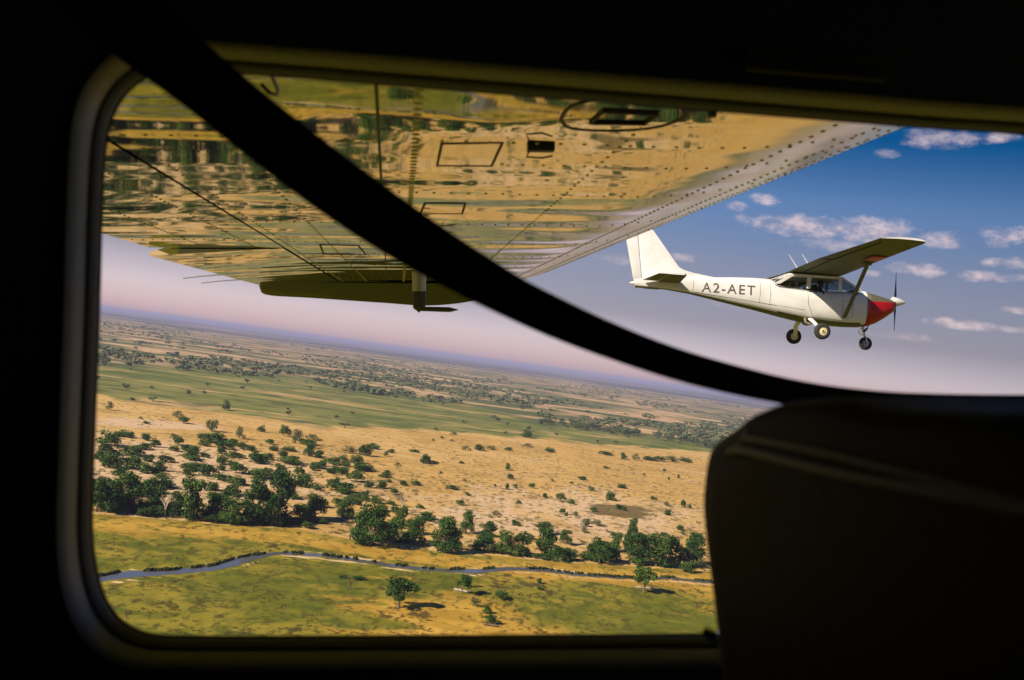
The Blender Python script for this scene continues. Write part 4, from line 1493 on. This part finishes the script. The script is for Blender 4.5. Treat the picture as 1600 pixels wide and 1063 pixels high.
# undercarriage
def wheel(parent, c, r, wdt, rim_m, hub_out):
    cx, cy, cz = c
    mb = MB()
    loops = []
    for k in range(24):
        q = 2 * math.pi * k / 24
        e = Vector((math.cos(q), 0, math.sin(q)))
        loop = []
        for (rr, yy) in ((.52, -.42), (.72, -.5), (.92, -.40), (1.0, -.15), (1.0, .15), (.92, .40), (.72, .5), (.52, .42)):
            loop.append(Vector(c) + e * r * rr + Vector((0, yy * wdt, 0)))
        loops.append(loop)
    loops.append(loops[0])
    mb.loft(loops, True, False)
    wh = mb.build('wheel', [TYRE], parent, angle=1.2)
    mb = MB()
    for s in (-1, 1):
        mb.tube([(cx, cy + s * wdt * .10, cz), (cx, cy + s * wdt * .30, cz)], [r * .56, r * .54], 16)
        mb.tube([(cx, cy + s * wdt * .30, cz), (cx, cy + s * wdt * .44, cz)], [r * .30, r * .24], 12)
        mb.tube([(cx, cy + s * wdt * .44, cz), (cx, cy + s * wdt * .52, cz)], [r * .12, r * .10], 8, 1)
    mb.build('rim', [rim_m, TYRE], wh)
    return wh


for s, c in ((-1, (-1.05, -1.25, -1.74)), (1, (-0.95, 1.25, -1.72))):
    mb = MB()
    mb.tube([(-1.10, s * .46, -1.33), (-1.09, s * .75, -1.46), (c[0], s * 1.10, -1.66), (c[0], s * 1.17, c[2])], [.085, .07, .055, .05], 10, flat=0.38, up=(1, 0, 0))
    leg = mb.build('landing_gear_leg', [WHITE], pln)
    wheel(leg, c, 0.235, 0.16, HUB, s)
mb = MB()
mb.tube([(0.66, 0, -1.36), (0.72, 0, -1.58)], 0.045, 10)
mb.tube([(0.72, 0, -1.56), (0.755, 0, -1.72)], 0.030, 8)
for s in (-1, 1):
    mb.tube([(0.755, s * .02, -1.70), (0.76, s * .095, -1.73), (0.78, s * .10, -1.90)], 0.018, 7)
mb.tube([(0.62, 0, -1.46), (0.55, 0, -1.56), (0.62, 0, -1.64), (0.74, 0, -1.66)], 0.012, 6)
ng = mb.build('nose_gear_leg', [ALU], pln)
wheel(ng, (0.78, 0, -1.90), 0.195, 0.13, ALU, -1)

# propeller at rest, blades upright
mb = MB()
prof = [(1.56, .15), (1.60, .15), (1.72, .125), (1.84, .085), (1.93, .04), (1.975, .008)]
mb.loft([[Vector((x, r * math.cos(q), -.60 + r * math.sin(q))) for q in [2 * math.pi * k / 18 for k in range(18)]] for x, r in prof])
sp = mb.build('spinner', [WHITE], pln, angle=0.9)
for s in (1, -1):
    mb = MB()
    loops = []
    for t_, ch, tw in ((.10, .10, 1.1), (.25, .13, .95), (.45, .15, .7), (.65, .135, .5), (.85, .10, .38), (.96, .06, .33)):
        ax = Vector((math.sin(tw), math.cos(tw), 0))
        nx = Vector((math.cos(tw), -math.sin(tw), 0))
        ctr = Vector((1.65, 0, -.60 + s * t_ * .92))
        loops.append([ctr + ax * ch * .5 * math.cos(q) + nx * ch * .10 * math.sin(q) for q in [2 * math.pi * k / 10 for k in range(10)]])
    mb.loft(loops)
    mb.build('propeller_blade', [PROP], sp, angle=0.9)
for x, x2, z in ((-1.38, -1.66, .20), (-0.98, -1.26, .24)):
    mb = MB()
    mb.tube([(x, 0, z), ((x + x2) / 2, 0, z + .20), (x2, 0, z + .40)], [.013, .010, .006], 6)
    mb.build('whip_antenna', [WHITE], pln)


# people aboard: one continuous skinned body each
def person(name, seat_pt, lean, skin_m, shirt_m, hair_m, label):
    root = empty(name, POSE @ Matrix.Translation(seat_pt))
    tag(root, label, 'person', None)
    J = {'pelvis': (0, 0, 0), 'belly': (-.02 + lean * .3, 0, .20), 'chest': (lean, 0, .40), 'neck': (lean * 1.15, 0, .54), 'head0': (lean * 1.2 + .02, 0, .63), 'head1': (lean * 1.25 + .03, 0, .74),
         'sl': (lean, .17, .46), 'el': (lean + .12, .22, .24), 'wl': (lean + .34, .16, .22), 'hl': (lean + .42, .14, .24), 'sr': (lean, -.17, .46), 'er': (lean + .12, -.22, .24), 'wr': (lean + .34, -.16, .22), 'hr': (lean + .42, -.14, .24),
         'kl': (.42, .12, .06), 'al': (.50, .12, -.34), 'fl': (.66, .12, -.38), 'kr': (.42, -.12, .06), 'ar': (.50, -.12, -.34), 'fr': (.66, -.12, -.38)}
    rad = dict(pelvis=.14, belly=.13, chest=.15, neck=.055, head0=.085, head1=.088, sl=.07, el=.045, wl=.032, hl=.035, sr=.07, er=.045, wr=.032, hr=.035, kl=.065, al=.042, fl=.04, kr=.065, ar=.042, fr=.04)
    E_ = [('pelvis', 'belly'), ('belly', 'chest'), ('chest', 'neck'), ('neck', 'head0'), ('head0', 'head1'), ('chest', 'sl'), ('sl', 'el'), ('el', 'wl'), ('wl', 'hl'), ('chest', 'sr'), ('sr', 'er'), ('er', 'wr'), ('wr', 'hr'),
          ('pelvis', 'kl'), ('kl', 'al'), ('al', 'fl'), ('pelvis', 'kr'), ('kr', 'ar'), ('ar', 'fr')]
    keys = list(J)
    for side, sg in (('l', 1), ('r', -1)):                                    # five fingers on each hand
        hx, hy, hz = J['h' + side]
        for q, (dy, dx) in enumerate(((-.030, .070), (-.010, .082), (.010, .078), (.028, .062))):
            k1, k2 = f'f{q}a{side}', f'f{q}b{side}'
            J[k1], J[k2] = (hx + dx * .6, hy + dy, hz), (hx + dx, hy + dy, hz - .03)
            rad[k1], rad[k2] = .009, .008
            E_ += [('h' + side, k1), (k1, k2)]
        J['t' + side], rad['t' + side] = (hx + .02, hy - sg * .05, hz + .01), .009
        E_.append(('h' + side, 't' + side))
    J['nose'], rad['nose'] = (J['head0'][0] + .105, 0, J['head0'][2] + .03), .016
    E_.append(('head0', 'nose'))
    keys = list(J)
    me = bpy.data.meshes.new('body')
    me.from_pydata([J[k] for k in keys], [(keys.index(a), keys.index(b)) for a, b in E_], [])
    o = link('tmp_body', me)
    md = o.modifiers.new('skin', 'SKIN')
    for i, k in enumerate(keys):
        me.skin_vertices[0].data[i].radius = (rad[k], rad[k])
        me.skin_vertices[0].data[i].use_root = (k == 'pelvis')
    sd = o.modifiers.new('sub', 'SUBSURF')
    sd.levels = sd.render_levels = 1
    bpy.context.view_layer.update()
    ev = bpy.data.meshes.new_from_object(o.evaluated_get(bpy.context.evaluated_depsgraph_get()))
    bpy.data.objects.remove(o)
    ev.materials.clear()
    ev.materials.append(skin_m)
    ev.materials.append(shirt_m)
    for p in ev.polygons:
        z, x = p.center.z, p.center.x
        p.material_index = 0 if (z > .53 or (x > lean + .30 and .10 < z < .40)) else 1
        p.use_smooth = True
    link('body', ev, root)
    mb = MB()
    hx, hz = J['head1'][0], J['head1'][2]
    loops = []
    for k in range(7):
        a = k / 6 * 1.5
        rr, zz = .105 * math.cos(a), .105 * math.sin(a)
        loops.append([Vector((hx - .02 + rr * math.cos(q), rr * math.sin(q), hz - .02 + zz)) for q in [2 * math.pi * i / 16 for i in range(16)]])
    mb.loft(loops)
    mb.build('hair', [hair_m], root)
    mb = MB()
    for s in (-1, 1):
        mb.box((J['head0'][0] + .088, s * .032, J['head0'][2] + .055), (.014, .022, .010), .003)
    mb.box((J['head0'][0] + .088, 0, J['head0'][2] - .028), (.012, .045, .008), .002)
    mb.build('eyes_and_mouth', [hair_m], root)
    return root


SKINM = material('tan_skin', (0.42, 0.20, 0.12), 0.5)  # one even tan skin colour
person('person', Vector((-0.80, -.24, -.96)), 0.02, SKINM, material('dark_shirt', (0.02, 0.025, 0.05), 0.8), material('dark_hair', (0.012, 0.01, 0.01), 0.7), 'pilot in a dark shirt sitting at the front window of the white aircraft')
person('person', Vector((-1.70, -.24, -1.10)), 0.06, material('ruddy_skin', (0.50, 0.20, 0.11), 0.5), material('khaki_shirt', (0.22, 0.19, 0.12), 0.8), material('brown_hair', (0.05, 0.03, 0.015), 0.7), 'passenger with a ruddy face at the rear side window of the white aircraft')

#==END==
# ------------------------------------------------------------------ labels told apart by their order along the picture where look and place agree
by = {}
for o, lab, x in pending:
    by.setdefault(lab, []).append((x, o))
for lab, lst in by.items():
    if len(lst) > 1:
        lst.sort(key=lambda q: q[0])
        for i, (x, o) in enumerate(lst):
            o['label'] = f'{lab}, {ORD[i]} from the left' if i < len(ORD) else f'{lab}, {ORD[len(lst) - 1 - i] if len(lst) - 1 - i < len(ORD) else ORD[-1]} from the right'

# ------------------------------------------------------------------ the air itself
hz = bpy.data.materials.new('warm_haze')
hz.use_nodes = True
t = NT(hz.node_tree)
for nd in list(hz.node_tree.nodes):
    if nd.type != 'OUTPUT_MATERIAL':
        hz.node_tree.nodes.remove(nd)
pv = t.n('ShaderNodeVolumePrincipled')
pv.inputs['Color'].default_value = (0.48, 0.50, 0.78, 1)
pv.inputs['Density'].default_value = 0.0001
for k in ('Density Attribute', 'Color Attribute', 'Temperature Attribute'):
    if k in pv.inputs:
        pv.inputs[k].default_value = ''
pv.inputs['Anisotropy'].default_value = 0.0
t.put([n for n in hz.node_tree.nodes if n.type == 'OUTPUT_MATERIAL'][0].inputs['Volume'], pv.outputs[0])
mb = MB()
mb.box((0, 0, 37.5), (96000, 96000, 77))
tag(mb.build('haze', [hz], smooth=False), 'thin lavender haze over the plain', 'haze', kind='stuff')
